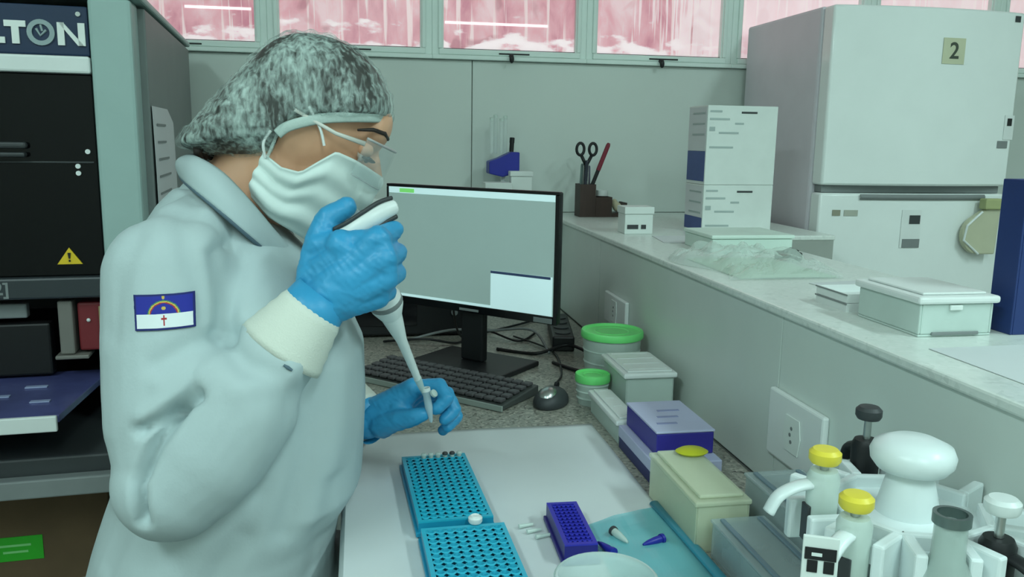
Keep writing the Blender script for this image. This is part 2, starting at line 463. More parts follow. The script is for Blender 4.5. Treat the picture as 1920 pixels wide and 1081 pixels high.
def N_(x):
    w = .042
    return [[(x, zb), (x + th, zb), (x + th, zt), (x, zt)], [(x + w - th, zb), (x + w, zb), (x + w, zt), (x + w - th, zt)],
            [(x + th*.9, zt), (x + th*.2, zt), (x + w - th*1.1, zb), (x + w - th*.2, zb)]]
uT = -.199
letter(L_(uT - .026)); letter(T_(uT + .004))
ocx, ocz = -.141, (zb + zt) / 2 + .001
ring = MB().lathe([(.0135, 0), (.021, 0), (.021, .004), (.0135, .004)], n=28, close=True, M=Matrix.Translation((ocx, .0045, ocz)) @ Matrix.Rotation(math.radians(90), 4, 'X'))
ring.tube([(ocx - .007, .003, ocz + .006), (ocx - .001, .003, ocz - .005), (ocx + .008, .003, ocz + .004)], .0022, 6)
ring.tube([(ocx, .003, ocz + .0125), (ocx + .002, .003, ocz + .002)], .002, 6)
ring.build('letter', mat('letter_grey', (150, 168, 170), .5), np_)
letter(N_(-.126 + .010))
MB().tube([(-.083, .0045, mz(1.415)), (-.083, .001, mz(1.415))], .004, 10).build('screw', M_chrome, np_)
dr = MB().bbox((-MW + .07, .012, mz(.972)), (-.0695, .022, mz(1.3175)), .002).build('smoked_door', M_smoke, mc)
MB().bbox((-.30, -.008, mz(1.178)), (-.178, .0115, mz(1.186)), .003).bbox((-.30, -.004, mz(1.192)), (-.176, .0115, mz(1.203)), .004).build('door_handle', M_dark, dr)
for u, z in ((-.084, 1.188), (-.101, 1.163), (-.101, 1.151)):
    MB().tube([(u, .0118, mz(z)), (u, .008, mz(z))], .0042, 12).build('rivet', M_white, dr)
MB().bbox((-.42, .0095, mz(1.168)), (-.075, .0118, mz(1.171)), .001).build('door_seam', M_dark, dr)
wt = MB().prism([(-.145, mz(.993)), (-.105, mz(.993)), (-.125, mz(1.022))], .0085, .0118, axis=1).build('warning_sign', M_yellow, dr)
MB().prism([(-.1262, mz(1.003)), (-.1238, mz(1.003)), (-.1225, mz(1.013)), (-.1275, mz(1.013))], .0068, .0084, axis=1).box((-.1263, .0068, mz(.9975)), (-.1237, .0084, mz(1.001))).build('warning_mark', M_black, wt)
bd = MB().bbox((-MW + .069, -.004, mz(.934)), (-.0695, .05, mz(.9715)), .004).build('lower_band', mat('band_grey', (52, 58, 62), .4), mc)
t2 = text_mesh('2]', .03, Matrix.Translation((-.232, -.0045, mz(.953))) @ Matrix.Rotation(math.radians(90), 4, 'X'), .0003, .0006)
put(t2, 'band_lettering', M_mid, bd)
MB().bbox((-MW + .005, .08, mz(.76)), (-.005, DP - .021, mz(.768)), .002).build('deck', M_mint, mc)
# things seen in the loading opening
MB().bbox((-.152, .012, mz(.83)), (-.128, .05, mz(.927)), .003).bbox((-.160, .006, mz(.822)), (-.105, .06, mz(.829)), .002).build('guide_post', mat('post_grey', (120, 118, 112), .5), mc)
rp_ = MB().bbox((-.122, .02, mz(.834)), (-.072, .06, mz(.922)), .004).build('carrier', M_redp, mc)
MB().ball((-.104, .018, mz(.89)), .0035, 8).build('carrier_light', M_white, rp_)
MB().bbox((-.086, .0145, mz(.85)), (-.073, .0195, mz(.915)), .001).build('carrier_label', mat('carrier_label', (150, 140, 96), .6), rp_)
MB().bbox((-.30, .03, mz(.895)), (-.205, .05, mz(.921)), .003).build('inner_plate', M_mid, mc)
MB().bbox((-.36, .03, mz(.79)), (-.17, .06, mz(.885)), .004).build('inner_block', M_mint, mc)
tr = MB().prism([(-MW + .06, -.20), (-.110, -.20), (-.090, .0), (-.075, .07), (-MW + .06, .07)], mz(.772), mz(.785)).build('loading_tray', M_tray, mc, bevel=.002)
MB().bbox((-MW + .06, -.2085, mz(.760)), (-.112, -.2005, mz(.7855)), .002).build('tray_lip', M_white, tr)
for k, (u, v, w_) in enumerate(((-.26, -.09, .05), (-.20, -.04, .035), (-.30, -.15, .05), (-.17, -.13, .03))):
    MB().bbox((u, v, mz(.785)), (u + w_, v + .012, mz(.7875)), .001).build('track', mat('track_pale', (150, 160, 196), .35), tr)
# notice sheet taped on the side panel
sh = MB().grid(lambda u, v: Vector((.0145 + .002*math.sin(v*3.1), .075 + .30*u, mz(.93 + .34*v - .03*max(0, (u - .72))**1 * (v > .92) * 3))), 8, 12).build('notice_sheet', M_paper, None, solid=.0006)
sh.location = mc.location; sh.rotation_euler = (0, 0, MA)
tag(sh, 'white printed sheet taped to the grey side of the machine', 'paper')
for k in range(7):
    MB().box((.0155 + .002*math.sin((.9 - k*.09)*3.1),   .11 + rnd.random()*.01, mz(1.235 - k*.032)), (.0167 + .002*math.sin((.9 - k*.09)*3.1), .22 + rnd.random()*.10, mz(1.239 - k*.032))).build('print_line', M_mid, sh)

# machine table, shelf and cardboard box
mt = thing('machine_table', 'dark steel table carrying the grey machine', 'table', (-.95, 1.98, 0), MA)
MB().bbox((-.62, -.60, .665), (.59, .45, .6995), .004).build('table_top', M_dark, mt)
MB().bbox((-.62, -.625, .640), (.60, -.601, .6715), .003).build('edge_rail', M_mid, mt)
for u in (-.58, .52):
    for v in (-.56, .38): MB().bbox((u, v, 0), (u + .05, v + .05, .664), .003).build('leg', M_black, mt)
MB().bbox((-.57, -.55, .30), (.56, .42, .325), .003).build('lower_shelf', M_dark, mt)
M_cb = mat('cardboard', (96, 78, 56), .8, var=.1, scale=14)
cb = thing('cardboard_box', 'brown cardboard box with a green sticker under the machine table', 'box', (-.67, 1.72, .3255), MA)
MB().bbox((-.20, -.20, 0), (.20, .16, .262), .003).build('carton', M_cb, cb)
MB().bbox((-.205, -.205, .2625), (.205, .165, .268), .002).build('lid_flap', mat('cardboard_dark', (74, 60, 46), .8), cb)
gs = MB().box((-.0, -.2014, .145), (.088, -.2002, .19)).build('green_sticker', mat('sticker_green', (46, 170, 40), .5), cb)
for z, w_ in ((.172, .05), (.160, .04)):
    MB().box((.044 - w_/2, -.2022, z), (.044 + w_/2, -.2015, z + .004)).build('print_line', mat('sticker_pale', (130, 210, 130), .5), gs)
MB().box((.09, -.2014, .05), (.16, -.2002, .10)).build('white_sticker', M_card, cb)

# ------------------------------------------------------------------ refrigerator
M_fr = mat('refrigerator_enamel', (236, 243, 241), 0.2, var=0.015, coat=0.3)
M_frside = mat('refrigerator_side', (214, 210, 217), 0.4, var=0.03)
FX0, FX1, FY, FZ = 1.157, 1.692, 1.985, 1.562
fg = thing('refrigerator', 'white two door refrigerator with a number 2 label on its upper door', 'refrigerator', ((FX0+FX1)/2, 2.2, 0))
MB().bbox((FX0 - .004, FY + .055, .02), (FX1 + .004, YB - .03, FZ), .008).build('cabinet', M_frside, fg, world=True)
def fdoor(z0, z1, name):
    n = 20; W_ = FX1 - FX0; poly = []
    for k in range(n + 1):
        u = k / n; poly.append((FX0 + W_*u, FY + .006 - .026*max(0.0, math.sin(math.pi*u))**.8))
    poly += [(FX1, FY + .054), (FX0, FY + .054)]
    return MB().prism(poly, z0, z1).build(name, M_fr, fg, world=True, bevel=.006, smooth=40)
def fface(u): return FY + .006 - .026*max(0.0, math.sin(math.pi*u))**.8
d1 = fdoor(1.118, FZ - .002, 'freezer_door')
d2 = fdoor(.06, 1.098, 'lower_door')
MB().bbox((FX0 + .01, FY + .02, 1.0985), (FX1 - .01, FY + .054, 1.1175), .002).build('door_gap', M_mid, fg, world=True)
hg = MB().grid(lambda u, v: Vector((FX0 + .10 + .36*u, fface((.10 + .36*u)/.535) - .003 - .004*math.sin(v*math.pi), 1.083 + .013*v)), 20, 6).build('door_grip', M_mid, d2, world=True, solid=.002)
def fplate(px0, py0, px1, py1, name, m, par, off=.0012):
    a = at(px0, py0, FY); b = at(px1, py1, FY)
    def q(u, v):
        x = a.x + (b.x - a.x)*u; return Vector((x, fface((x - FX0)/(FX1 - FX0)) - off, a.z + (b.z - a.z)*v))
    return MB().grid(q, 6, 3).build(name, m, par, world=True, solid=.0008)
nl = fplate(1760, 72, 1797, 122, 'number_label', mat('yellowed_label', (205, 208, 178), .6), d1, .0015)
nx = at(1779, 98, FY)
tm = text_mesh('2', .056, Matrix.Translation((nx.x, fface((nx.x - FX0)/.535) - .0024, nx.z)) @ Matrix.Rotation(math.radians(90), 4, 'X'), .0003, .0008)
put(tm, 'number', mat('label_ink', (70, 78, 66), .6), nl, world=True)
fplate(1884, 216, 1900, 262, 'door_sticker', M_white, d1); fplate(1889, 222, 1897, 236, 'sticker_mark', M_black, d1, .0024)
fplate(1868, 264, 1888, 278, 'badge', M_mid, d1)
fplate(1683, 392, 1712, 462, 'door_sticker', M_white, d2); fplate(1696, 402, 1714, 418, 'sticker_mark', M_dark, d2, .0024); fplate(1682, 446, 1712, 462, 'sticker_mark', M_mid, d2, .0024)
fplate(1560, 393, 1573, 404, 'badge', mat('badge_grey', (150, 150, 132), .4), d2); fplate(1580, 393, 1603, 404, 'badge', mat('badge_pale', (178, 182, 170), .4), d2)
fplate(1904, 30, 1914, 42, 'badge', M_dark, d1)
pc = Vector(at(1845, 445, FY - .05)); pr = .052
M_pouch = mat('yellowed_plastic', (205, 206, 178), .35, alpha=.85)
po = thing('hanging_pouch', 'yellowed plastic pouch hanging on the lower refrigerator door', 'pouch', (pc.x, pc.y, pc.z - pr))
poly = [(pc.x + .034, pc.z + .085), (pc.x - .005, pc.z + .066)] + [(pc.x - .002 + pr*math.cos(a), pc.z + .006 + pr*math.sin(a)) for a in np.linspace(2.2, 4.6, 12)] + [(pc.x + .045, pc.z - .046), (pc.x + .05, pc.z + .085)]
MB().prism(poly, FY - .040, FY - .022, axis=1).build('pouch_body', M_pouch, po, world=True, bevel=.004)
MB().tube([(pc.x - .006, FY - .042, pc.z - .044), (pc.x - .052, FY - .042, pc.z - .008), (pc.x - .046, FY - .042, pc.z + .03), (pc.x - .006, FY - .042, pc.z + .066)], .003, 8).build('seam', M_white, po, world=True)
MB().bbox((pc.x - .004, FY - .05, pc.z + .072), (pc.x + .05, FY - .0225, pc.z + .10), .004).build('clip', mat('clip_olive', (172, 178, 128), .5), po, world=True)

# ------------------------------------------------------------------ monitor, keyboard, mouse, cables
M_scr = mat('screen_grey', (150, 165, 162), .3, var=.02, emit=(128, 160, 154), estr=.44)
M_scrw = mat('screen_white', (190, 215, 215), .3, var=.01, emit=(178, 212, 214), estr=.62)
M_scrg = mat('screen_green', (120, 200, 110), .3, emit=(120, 214, 110), estr=.5)
M_scrn = mat('screen_navy', (40, 54, 80), .3, emit=(48, 66, 96), estr=.4)
TL = Vector((.060, 1.840, 0)); TR = Vector((.372, 1.550, 0))
MX = (TR - TL).normalized(); MWd = (TR - TL).length; MCc = (TL + TR)/2
ang = math.atan2(MX.y, MX.x)
mo = thing('computer_monitor', 'thin black framed monitor with a grey screen on the bench', 'monitor', (MCc.x, MCc.y, ZB), ang)
hw = MWd/2; z0, z1 = .868 - ZB, 1.124 - ZB
MB().bbox((-hw, 0, z0), (hw, .012, z1), .003).bbox((-hw*.8, .0121, z0 + .03), (hw*.8, .034, z1 - .03), .010).build('casing', M_black, mo)
bz = MB().bbox((-hw, -.004, z1 - .006), (hw, -.0002, z1), .001).bbox((-hw, -.004, z0), (-hw + .005, -.0002, z1 - .0062), .001).bbox((hw - .009, -.004, z0), (hw, -.0002, z1 - .0062), .001).bbox((-hw + .0052, -.004, z0), (hw - .0092, -.0002, z0 + .016), .001).build('bezel', M_gloss, mo)
sc = MB().box((-hw + .005, -.0022, z0 + .016), (hw - .009, -.0003, z1 - .006)).build('screen', M_scr, mo)
MB().box((-hw + .006, -.003, z1 - .019), (hw - .010, -.00225, z1 - .0065)).build('title_bar', M_scrw, sc)
MB().box((-hw + .036, -.0036, z1 - .0172), (-hw + .075, -.00305, z1 - .009)).build('green_tab', M_scrg, sc)
MB().box((hw - .155, -.003, z0 + .0165), (hw - .012, -.00225, z0 + .093)).build('dialog_window', M_scrw, sc)
MB().box((hw - .155, -.0036, z0 + .088), (hw - .016, -.00305, z0 + .093)).build('dialog_bar', M_scrn, sc)
MB().box((-hw + .006, -.003, z0 + .0165), (hw - .1555, -.00225, z0 + .0215)).build('task_bar', M_scrw, sc)
MB().bbox((-.018, -.0055, z0 + .004), (.030, -.0042, z0 + .009), .0004).build('maker_mark', M_mid, bz)
MB().bbox((hw - .052, -.0055, z0 + .002), (hw - .010, -.0042, z0 + .012), .0006).build('energy_sticker', M_mid, bz)
MB().bbox((-.028, .014, .012), (.028, .0335, z0 + .09), .004).build('stand_column', M_black, mo)
MB().prism([(-.10, -.07), (.10, -.07), (.115, -.05), (.115, .10), (-.115, .10), (-.115, -.05)], 0, .0115).build('stand_base', M_black, mo, bevel=.003)

kc = Vector((.150, 1.565, ZB)); ka = ang
kb = thing('keyboard', 'dark grey keyboard lying in front of the monitor', 'keyboard', kc, ka)
kpoly = [(-.062, .002), (.062, .002), (.062, .020), (-.062, .010)]
MB().prism(kpoly, -.180, .180, axis=0).build('keyboard_body', mat('keyboard_shell', (70, 74, 72), .45), kb, bevel=.002)
MB().bbox((-.182, -.066, .001), (.182, -.0622, .0115), .001).build('front_edge', mat('keyboard_edge', (150, 160, 154), .4), kb)
keymesh = MB().bbox((-.0085, -.0085, 0), (.0085, .0085, .006), .002).mesh('key')
M_key = mat('key_grey', (82, 80, 82), .5)
for r in range(5):
    for c in range(17):
        o = put(keymesh, 'key', M_key, kb)
        v = -.046 + r*.023
        o.location = (-.164 + c*.0205, v, .0115 + (v + .062)/.124*.010)
mp_ = onz(1033, 757, ZB)
def half(mb):
    for p in mb.v: p.z = max(p.z, 0.0)
    return mb
ms = thing('mouse', 'silver and black computer mouse on the bench beside the keyboard', 'mouse', (mp_.x, mp_.y, ZB), math.radians(-35))
half(MB().ball((0, 0, .006), (.030, .045, .026), 20)).build('mouse_body', M_dark, ms, smooth=180)
half(MB().ball((0, -.012, .016), (.019, .026, .019), 16)).build('palm_cover', M_chrome, ms, smooth=180)
MB().tube([(-.003, .026, .029), (.003, .026, .029)], .006, 10).build('scroll_wheel', M_black, ms)
mcab = smooth_path([(mp_.x + .022, mp_.y + .035, ZB + .012), (mp_.x + .03, mp_.y + .10, ZB + .004), (.40, 1.62, ZB + .004), (.42, 1.80, ZB + .004), (.36, 1.95, ZB + .004)], 8)
MB().tube(mcab, .0022, 6).build('cord', M_black, ms, world=True)
def cable(pts, label, r=.0028, m=M_black):
    o = MB().tube(smooth_path(pts, 8), r, 6).build('cable', m, None, smooth=180)
    return tag(o, label, 'cable', 'cables behind the monitor')
z_ = ZB + .004
cable([(.05, 1.93, z_), (.14, 1.86, z_ + .02), (.22, 1.90, z_), (.29, 1.98, z_ + .01), (.36, 1.90, z_), (.42, 1.98, z_)], 'black cable coiled on the bench behind the monitor stand')
cable([(.20, 1.78, .95), (.20, 1.83, .86), (.23, 1.92, z_ + .01), (.30, 2.0, z_), (.42, 2.1, z_), (.5, 2.2, z_)], 'black cable dropping from the back of the monitor')
cable([(.40, 1.70, z_), (.45, 1.62, z_), (.50, 1.70, z_), (.46, 1.80, z_ + .012), (.38, 1.78, z_), (.30, 1.83, z_)], 'thick black cable looping beside the right foot of the monitor', .004)
cable([(.10, 1.93, z_), (.20, 1.90, z_ + .03), (.30, 1.93, z_ + .02), (.39, 1.88, z_ + .03), (.41, 1.78, z_)], 'pale grey cable lying behind the monitor stand', .003, M_mid)
bxp = thing('computer_case', 'black desktop computer lying behind the monitor on the bench', 'computer', (.10, 2.08, ZB), 0)
MB().bbox((-.17, -.10, .006), (.17, .17, .11), .005).build('case', M_black, bxp)
for s in (-1, 1): MB().bbox((s*.13 - .015, -.08, 0), (s*.13 + .015, .15, .0058), .001).build('foot', M_dark, bxp)
MB().bbox((-.15, -.104, .03), (.03, -.1005, .09), .001).build('drive_cover', M_gloss, bxp)
MB().tube([(.12, -.1005, .06), (.12, -.105, .06)], .008, 14).build('power_button', M_mid, bxp)
ps = thing('power_strip', 'black power strip on the bench by the partition behind the monitor', 'power strip', (.47, 1.93, ZB), math.radians(80))
MB().bbox((-.13, -.025, 0), (.13, .025, .035), .004).build('strip_body', M_black, ps)
for k in range(4): MB().tube([(-.09 + k*.055, 0, .0352), (-.09 + k*.055, 0, .037)], .018, 16).build('socket', M_dark, ps)

# ------------------------------------------------------------------ outlets on the partition
def wall_outlet(y0, y1, z0, z1, label):
    t = thing('wall_outlet', label, 'outlet', (XP - .0005, (y0+y1)/2, z0))
    MB().bbox((XP - .0095, y0, z0), (XP - .0002, y1, z1), .003).build('cover_plate', M_white, t, world=True)
    yc, zc = (y0+y1)/2, (z0+z1)/2
    ins = MB().prism([(yc - .017, zc - .024), (yc + .017, zc - .024), (yc + .022, zc), (yc + .017, zc + .024), (yc - .017, zc + .024), (yc - .022, zc)], XP - .0115, XP - .0097, axis=0).build('socket_insert', M_card, t, world=True, bevel=.0008)
    for dz in (-.009, 0, .009):
        MB().tube([(XP - .0122, yc + (.003 if dz == 0 else 0), zc + dz), (XP - .0116, yc + (.003 if dz == 0 else 0), zc + dz)], .0026, 10).build('pin_hole', M_mid, ins, world=True)
wall_outlet(.893, 1.030, .803, .895, 'white wall outlet on the partition near the pipette stand')
wall_outlet(1.672, 1.826, .818, .886, 'white wall outlet on the partition above the large green lidded tub')

# ------------------------------------------------------------------ things on the ledge
M_wood = mat('dark_wood', (62, 46, 40), .5, var=.2, scale=30, stretch=(1, 1, .2))
ph = thing('desk_organiser', 'dark wooden desk organiser with pens and scissors on the ledge', 'organiser', (.69, 2.37, ZL))
def tray(mb, x0, x1, y0, y1, z0, z1, t=.004):
    mb.box((x0, y0, z0), (x1, y1, z0 + t)).box((x0, y0, z0 + t), (x0 + t, y1, z1)).box((x1 - t, y0, z0 + t), (x1, y1, z1))
    mb.box((x0 + t, y0, z0 + t), (x1 - t, y0 + t, z1)).box((x0 + t, y1 - t, z0 + t), (x1 - t, y1, z1)); return mb
tray(MB(), .617, .663, 2.335, 2.395, ZL, 1.098).build('pen_cup', M_wood, ph, world=True)
tray(MB(), .6635, .712, 2.335, 2.395, ZL, 1.062).build('middle_tray', M_wood, ph, world=True)
MB().prism([(.7125, ZL), (.757, ZL), (.757, 1.046), (.751, 1.046), (.744, 1.016), (.7125, 1.016)], 2.335, 2.395, axis=1).build('sloped_tray', M_wood, ph, world=True)
def stick(p, q, r, m, name, label, cap=None):
    t = thing(name, label, 'pen', p); d = (Vector(q) - Vector(p))
    MB().tube([p, Vector(p) + d*.62], r, 10).build('barrel', m, t, world=True)
    MB().tube([Vector(p) + d*.62, Vector(p) + d*.97, q], [r*1.12, r*1.12, r*.7], 10).build('cap', cap or m, t, world=True)
stick((.6225, 2.347, 1.012), (.700, 2.347, 1.214), .0058, M_black, 'pen', 'black pen with a dark red cap leaning right in the wooden organiser', mat('pen_red', (120, 34, 50), .4))
stick((.632, 2.35, 1.012), (.638, 2.35, 1.165), .0045, mat('pen_dark', (44, 48, 60), .4), 'pen', 'dark blue pen upright in the wooden cup')
stick((.652, 2.374, 1.012), (.650, 2.376, 1.150), .0050, mat('pen_grey', (92, 92, 112), .4), 'pen', 'grey violet marker upright in the wooden cup')
stick((.626, 2.38, 1.012), (.634, 2.384, 1.155), .0042, mat('pen_slate', (110, 132, 128), .4), 'pen', 'slate green pen at the back of the wooden cup')
sx = thing('scissors', 'black handled scissors standing in the wooden cup', 'scissors', (.640, 2.365, 1.012))
for s in (-1, 1):
    c = Vector((.640 + s*.019, 2.365 + s*.002, 1.196))
    pts = [c + Vector((.011*math.cos(a), 0, .017*math.sin(a))) for a in np.linspace(0, 2*math.pi, 18, endpoint=False)]
    MB().tube(pts, .0042, 8, closed=True).tube([c + Vector((-s*.003, 0, -.017)), (.640 - s*.002, 2.365, 1.145)], .005, 8).build('handle', M_black, sx, world=True, smooth=180)
    MB().tube([(.640 - s*.002, 2.365 + s*.0025, 1.15), (.640 - s*.008, 2.365 + s*.0025, 1.02)], [(.006, .0012), (.0015, .001)], 8).build('blade', M_chrome, sx, world=True)
MB().ball((.640, 2.365, 1.142), .005, 8).build('pivot', M_dark, sx, world=True)
cr = MB().ball((.735, 2.36, 1.032), (.013, .018, .014), 12).ball((.728, 2.366, 1.042), (.010, .012, .014), 12)
tag(put(remesh(cr, .003, 2), 'crumpled_tissue', mat('tissue_ivory', (206, 200, 170), .8), smooth=180), 'crumpled ivory tissue in the sloped tray of the organiser', 'tissue')
rb = MB().lathe([(.011, 0), (.011, .016), (.017, .016), (.017, 0)], (.690, 2.366, 1.064), 20, close=True)
tag(rb.build('tape_roll', M_white, smooth=30), 'small white tape roll on the middle of the wooden organiser', 'tape')

cu = thing('small_carton', 'small white cube carton with dark print on the ledge', 'box', (.645, 1.93, ZL))
MB().bbox((.612, 1.90, ZL), (.681, 1.955, 1.052), .0015).build('carton', M_card, cu, world=True)
MB().bbox((.610, 1.897, 1.0522), (.683, 1.958, 1.069), .0015).build('lid', M_card, cu, world=True)
for a, b in ((.618, .645), (.652, .664)): MB().box((a, 1.8990, 1.017), (b, 1.8998, 1.027)).build('print_mark', M_dark, cu, world=True)

M_spblue = mat('carton_blue', (74, 92, 146), .5, var=.1)
M_print = mat('print_grey', (168, 182, 180), .6)
def tall_box(z0, z1, label, blue0, blue1):
    t = thing('reagent_carton', label, 'box', (.9, 1.97, z0), 0, 'reagent cartons stacked on the ledge')
    x0, x1, y0, y1 = .812, .990, 1.92, 2.035
    MB().bbox((x0, y0, z0), (x1, y1, z1), .0015).build('carton', M_card, t, world=True)
    MB().box((x0 - .0010, y0 + .004, blue1), (x0 - .0002, y1 - .004, z1 - .004)).build('spine_label', M_paper, t, world=True)
    MB().box((x0 - .0010, y0 + .004, blue0), (x0 - .0002, y1 - .004, blue1 - .0005)).build('spine_band', M_spblue, t, world=True)
    for k, (dx, w_, dz) in enumerate(((.006, .03, .016), (.006, .05, .034), (.07, .022, .044), (.006, .014, .060), (.03, .05, .066), (.008, .06, .10))):
        if z1 - dz > z0 + .01:
            MB().box((x0 + dx, y0 - .0008, z1 - dz), (x0 + dx + w_, y0 - .0002, z1 - dz + (.010 if k == 3 else .0045))).build('print_line', M_print, t, world=True)
    for dz in (.02, .045, .07):
        if z1 - dz > blue1: MB().box((x0 - .0017, y0 + .012, z1 - dz), (x0 - .0011, y1 - .03, z1 - dz + .004)).build('print_line', M_print, t, world=True)
    MB().box((x0 + .085, y0 - .0008, z1 - .018), (x0 + .125, y0 - .0002, z1 - .0135)).build('print_line', M_dark, t, world=True)
tall_box(ZL, 1.120, 'lower white reagent carton of the stack on the ledge', ZL + .004, ZL + .036)
tall_box(1.1205, 1.307, 'upper white reagent carton of the stack with a blue spine band', 1.128, 1.200)
fb = thing('flat_carton', 'flat pale green white carton lying before the stacked cartons', 'box', (.76, 1.62, ZL))
MB().bbox((.682, 1.555, ZL), (.852, 1.70, ZL + .028), .002).build('carton', mat('pale_green_card', (206, 226, 216), .6), fb, world=True)
MB().bbox((.679, 1.552, ZL + .0285), (.855, 1.703, ZL + .036), .002).build('lid', mat('pale_green_card2', (214, 232, 222), .6), fb, world=True)
# crinkled plastic bag
M_film = mat('thin_film', (222, 236, 230), .12, alpha=.38, var=.03)
def bag(u, v):
    x = .575 + .20*v + .02*math.sin(u*7); y = 1.24 + .30*u
    h_ = .026*math.sin(math.pi*u)**.6*math.sin(math.pi*v)**.5 if 0 < u < 1 and 0 < v < 1 else 0
    h_ += .030*abs(noise.noise(Vector((u*7, v*6, .3))))*min(1, 6*u*(1-u))*min(1, 6*v*(1-v))
    return Vector((x, y, ZL + .0015 + h_))
bg = thing('plastic_bag', 'crumpled clear plastic bag lying on the ledge', 'bag', (.68, 1.37, ZL))
MB().grid(bag, 40, 30).build('film', M_film, bg, world=True)
MB().grid(lambda u, v: Vector((.60 + .17*v, 1.252 + .23*u, ZL + .0008 + .004*v*(1-v))), 6, 6).build('folded_sheet', mat('pale_green_sheet', (196, 220, 200), .6), bg, world=True, solid=.0006)
tp = thing('tape_dispenser', 'small black clip beside the plastic bag on the ledge', 'clip', (.80, 1.47, ZL))
MB().bbox((.772, 1.44, ZL), (.812, 1.475, ZL + .016), .003).build('base', M_black, tp, world=True)
MB().tube([(.778, 1.452, ZL + .0162), (.792, 1.452, ZL + .022), (.808, 1.452, ZL + .0162)], .003, 8).build('spring_arm', M_black, tp, world=True)
for k, (x0, y0, w_, d_, a, lab) in enumerate(((.70, 1.04, .13, .17, 6, 'white paper sheet on the ledge next to the lidded box'), (.655, 1.72, .10, .13, -8, 'white paper slip on the ledge behind the flat carton'), (.60, .52, .25, .27, 0, 'large white card lying on the ledge before the navy binder'))):
    o = MB().grid(lambda u, v: Vector((w_*(u-.5), d_*(v-.5), .0007 + .0015*u*v)), 6, 6).build('paper_sheet', M_paper, None, solid=.0006)
    o.location = (x0 + w_/2, y0 + d_/2, ZL); o.rotation_euler.z = math.radians(a); tag(o, lab, 'paper')
# lidded white box
lb = thing('lidded_box', 'white plastic box with overhanging lid on the ledge', 'box', (.675, .9, ZL))
tray(MB(), .624, .718, .842, .962, ZL, 1.043, .003).build('box_body', mat('white_translucent', (196, 212, 206), .4), lb, world=True, bevel=.002)
MB().bbox((.619, .837, 1.0435), (.723, .967, 1.0525), .003).bbox((.630, .848, 1.0526), (.712, .956, 1.0555), .002).build('lid', M_white, lb, world=True)
MB().bbox((.640, .8395, ZL + .002), (.70, .8418, ZL + .006), .0008).build('foot_rim', M_mid, lb, world=True)
MB().bbox((.660, .8385, 1.036), (.676, .8418, 1.042), .001).build('latch', M_card, lb, world=True)
for k, z in enumerate((0, .012)):
    t = thing('flat_tray', ('lower' if k == 0 else 'upper') + ' thin white tray of the pair behind the lidded box', 'tray', (.63, 1.05, ZL + z))
    tray(MB(), .622, .70, .985, 1.06, ZL + z, ZL + z + .0115, .002).build('tray_shell', M_white, t, world=True)
    MB().bbox((.6205, .9835, ZL + z + .0095), (.6218, 1.0615, ZL + z + .0115), .0004).build('rim', M_mid, t, world=True)
# navy binder
nb = thing('navy_binder', 'tall navy blue binder standing on the ledge at the right edge', 'binder', (.79, .86, ZL))
MB().bbox((.745, .84, ZL), (.874, .846, 1.184), .001).bbox((.745, .872, ZL), (.874, .878, 1.184), .001).bbox((.742, .84, ZL), (.7448, .878, 1.184), .001).build('cover', mat('binder_navy', (34, 56, 112), .45), nb, world=True)
MB().bbox((.746, .848, ZL + .004), (.869, .870, 1.181), .001).build('pages', M_paper, nb, world=True)
# blue holder with clear tubes on the back ledge
bh = thing('tube_holder', 'blue plastic holder with clear tubes on the ledge behind the monitor', 'holder', (.405, 2.41, ZL))
MB().bbox((.355, 2.375, ZL), (.455, 2.445, ZL + .006), .002).bbox((.40, 2.40, ZL + .006), (.412, 2.42, 1.122), .002).build('stand', M_white, bh, world=True)
MB().prism([(.361, 1.124), (.40, 1.115), (.448, 1.128), (.448, 1.185), (.425, 1.185), (.39, 1.168), (.361, 1.158)], 2.375, 2.435, axis=1).build('cup', M_blue, bh, world=True, bevel=.003)
for k, (x, z) in enumerate(((.370, 1.272), (.384, 1.280), (.398, 1.270), (.412, 1.278))):
    t = thing('clear_tube', ['leftmost', 'second from the left', 'third from the left', 'rightmost'][k] + ' clear plastic tube standing in the blue holder', 'tube', (x, 2.40, 1.16), 0, 'clear tubes in the blue holder')
    MB().lathe([(.0045, 0), (.0055, .01), (.0055, z - 1.18), (.0045, z - 1.18)], (x, 2.395 + .02*(k % 2), 1.18), 12).build('tube_wall', M_clear, t, world=True, smooth=40)
    MB().lathe([(.0062, 0), (.0062, .008), (0.001, .009)], (x, 2.395 + .02*(k % 2), z), 12).build('rim', M_frost, t, world=True)
stick((.428, 2.40, 1.1855), (.430, 2.40, 1.226), .0065, M_black, 'marker_pen', 'black marker standing in the blue holder')
hb = thing('small_white_box', 'small white box on the ledge behind the monitor', 'box', (.45, 2.36, ZL))
MB().bbox((.418, 2.34, ZL), (.478, 2.372, 1.118), .002).build('carton', M_card, hb, world=True)
MB().bbox((.415, 2.337, 1.1185), (.481, 2.3735, 1.133), .002).build('lid', M_card, hb, world=True)
for k in range(4):
    t = tag(MB().bbox((.335 + .004*(k % 2), 2.30, ZL + k*.0245), (.412 + .003*(k % 2), 2.366, ZL + k*.0245 + .024), .002).build('card_box', M_card if k % 2 else mat('cream_card', (206, 208, 192), .6)), ['lowest', 'second', 'third', 'topmost'][k] + ' flat card box of the pile behind the monitor', 'box', 'flat card boxes behind the monitor')
wbx = thing('white_tray_box', 'low white box on the back ledge left of the monitor', 'box', (.02, 2.40, ZL))
MB().bbox((-.10, 2.36, ZL), (.14, 2.45, 1.030), .002).build('carton', M_mid, wbx, world=True)
MB().bbox((-.104, 2.356, 1.0305), (.144, 2.454, 1.054), .003).build('lid', M_card, wbx, world=True)

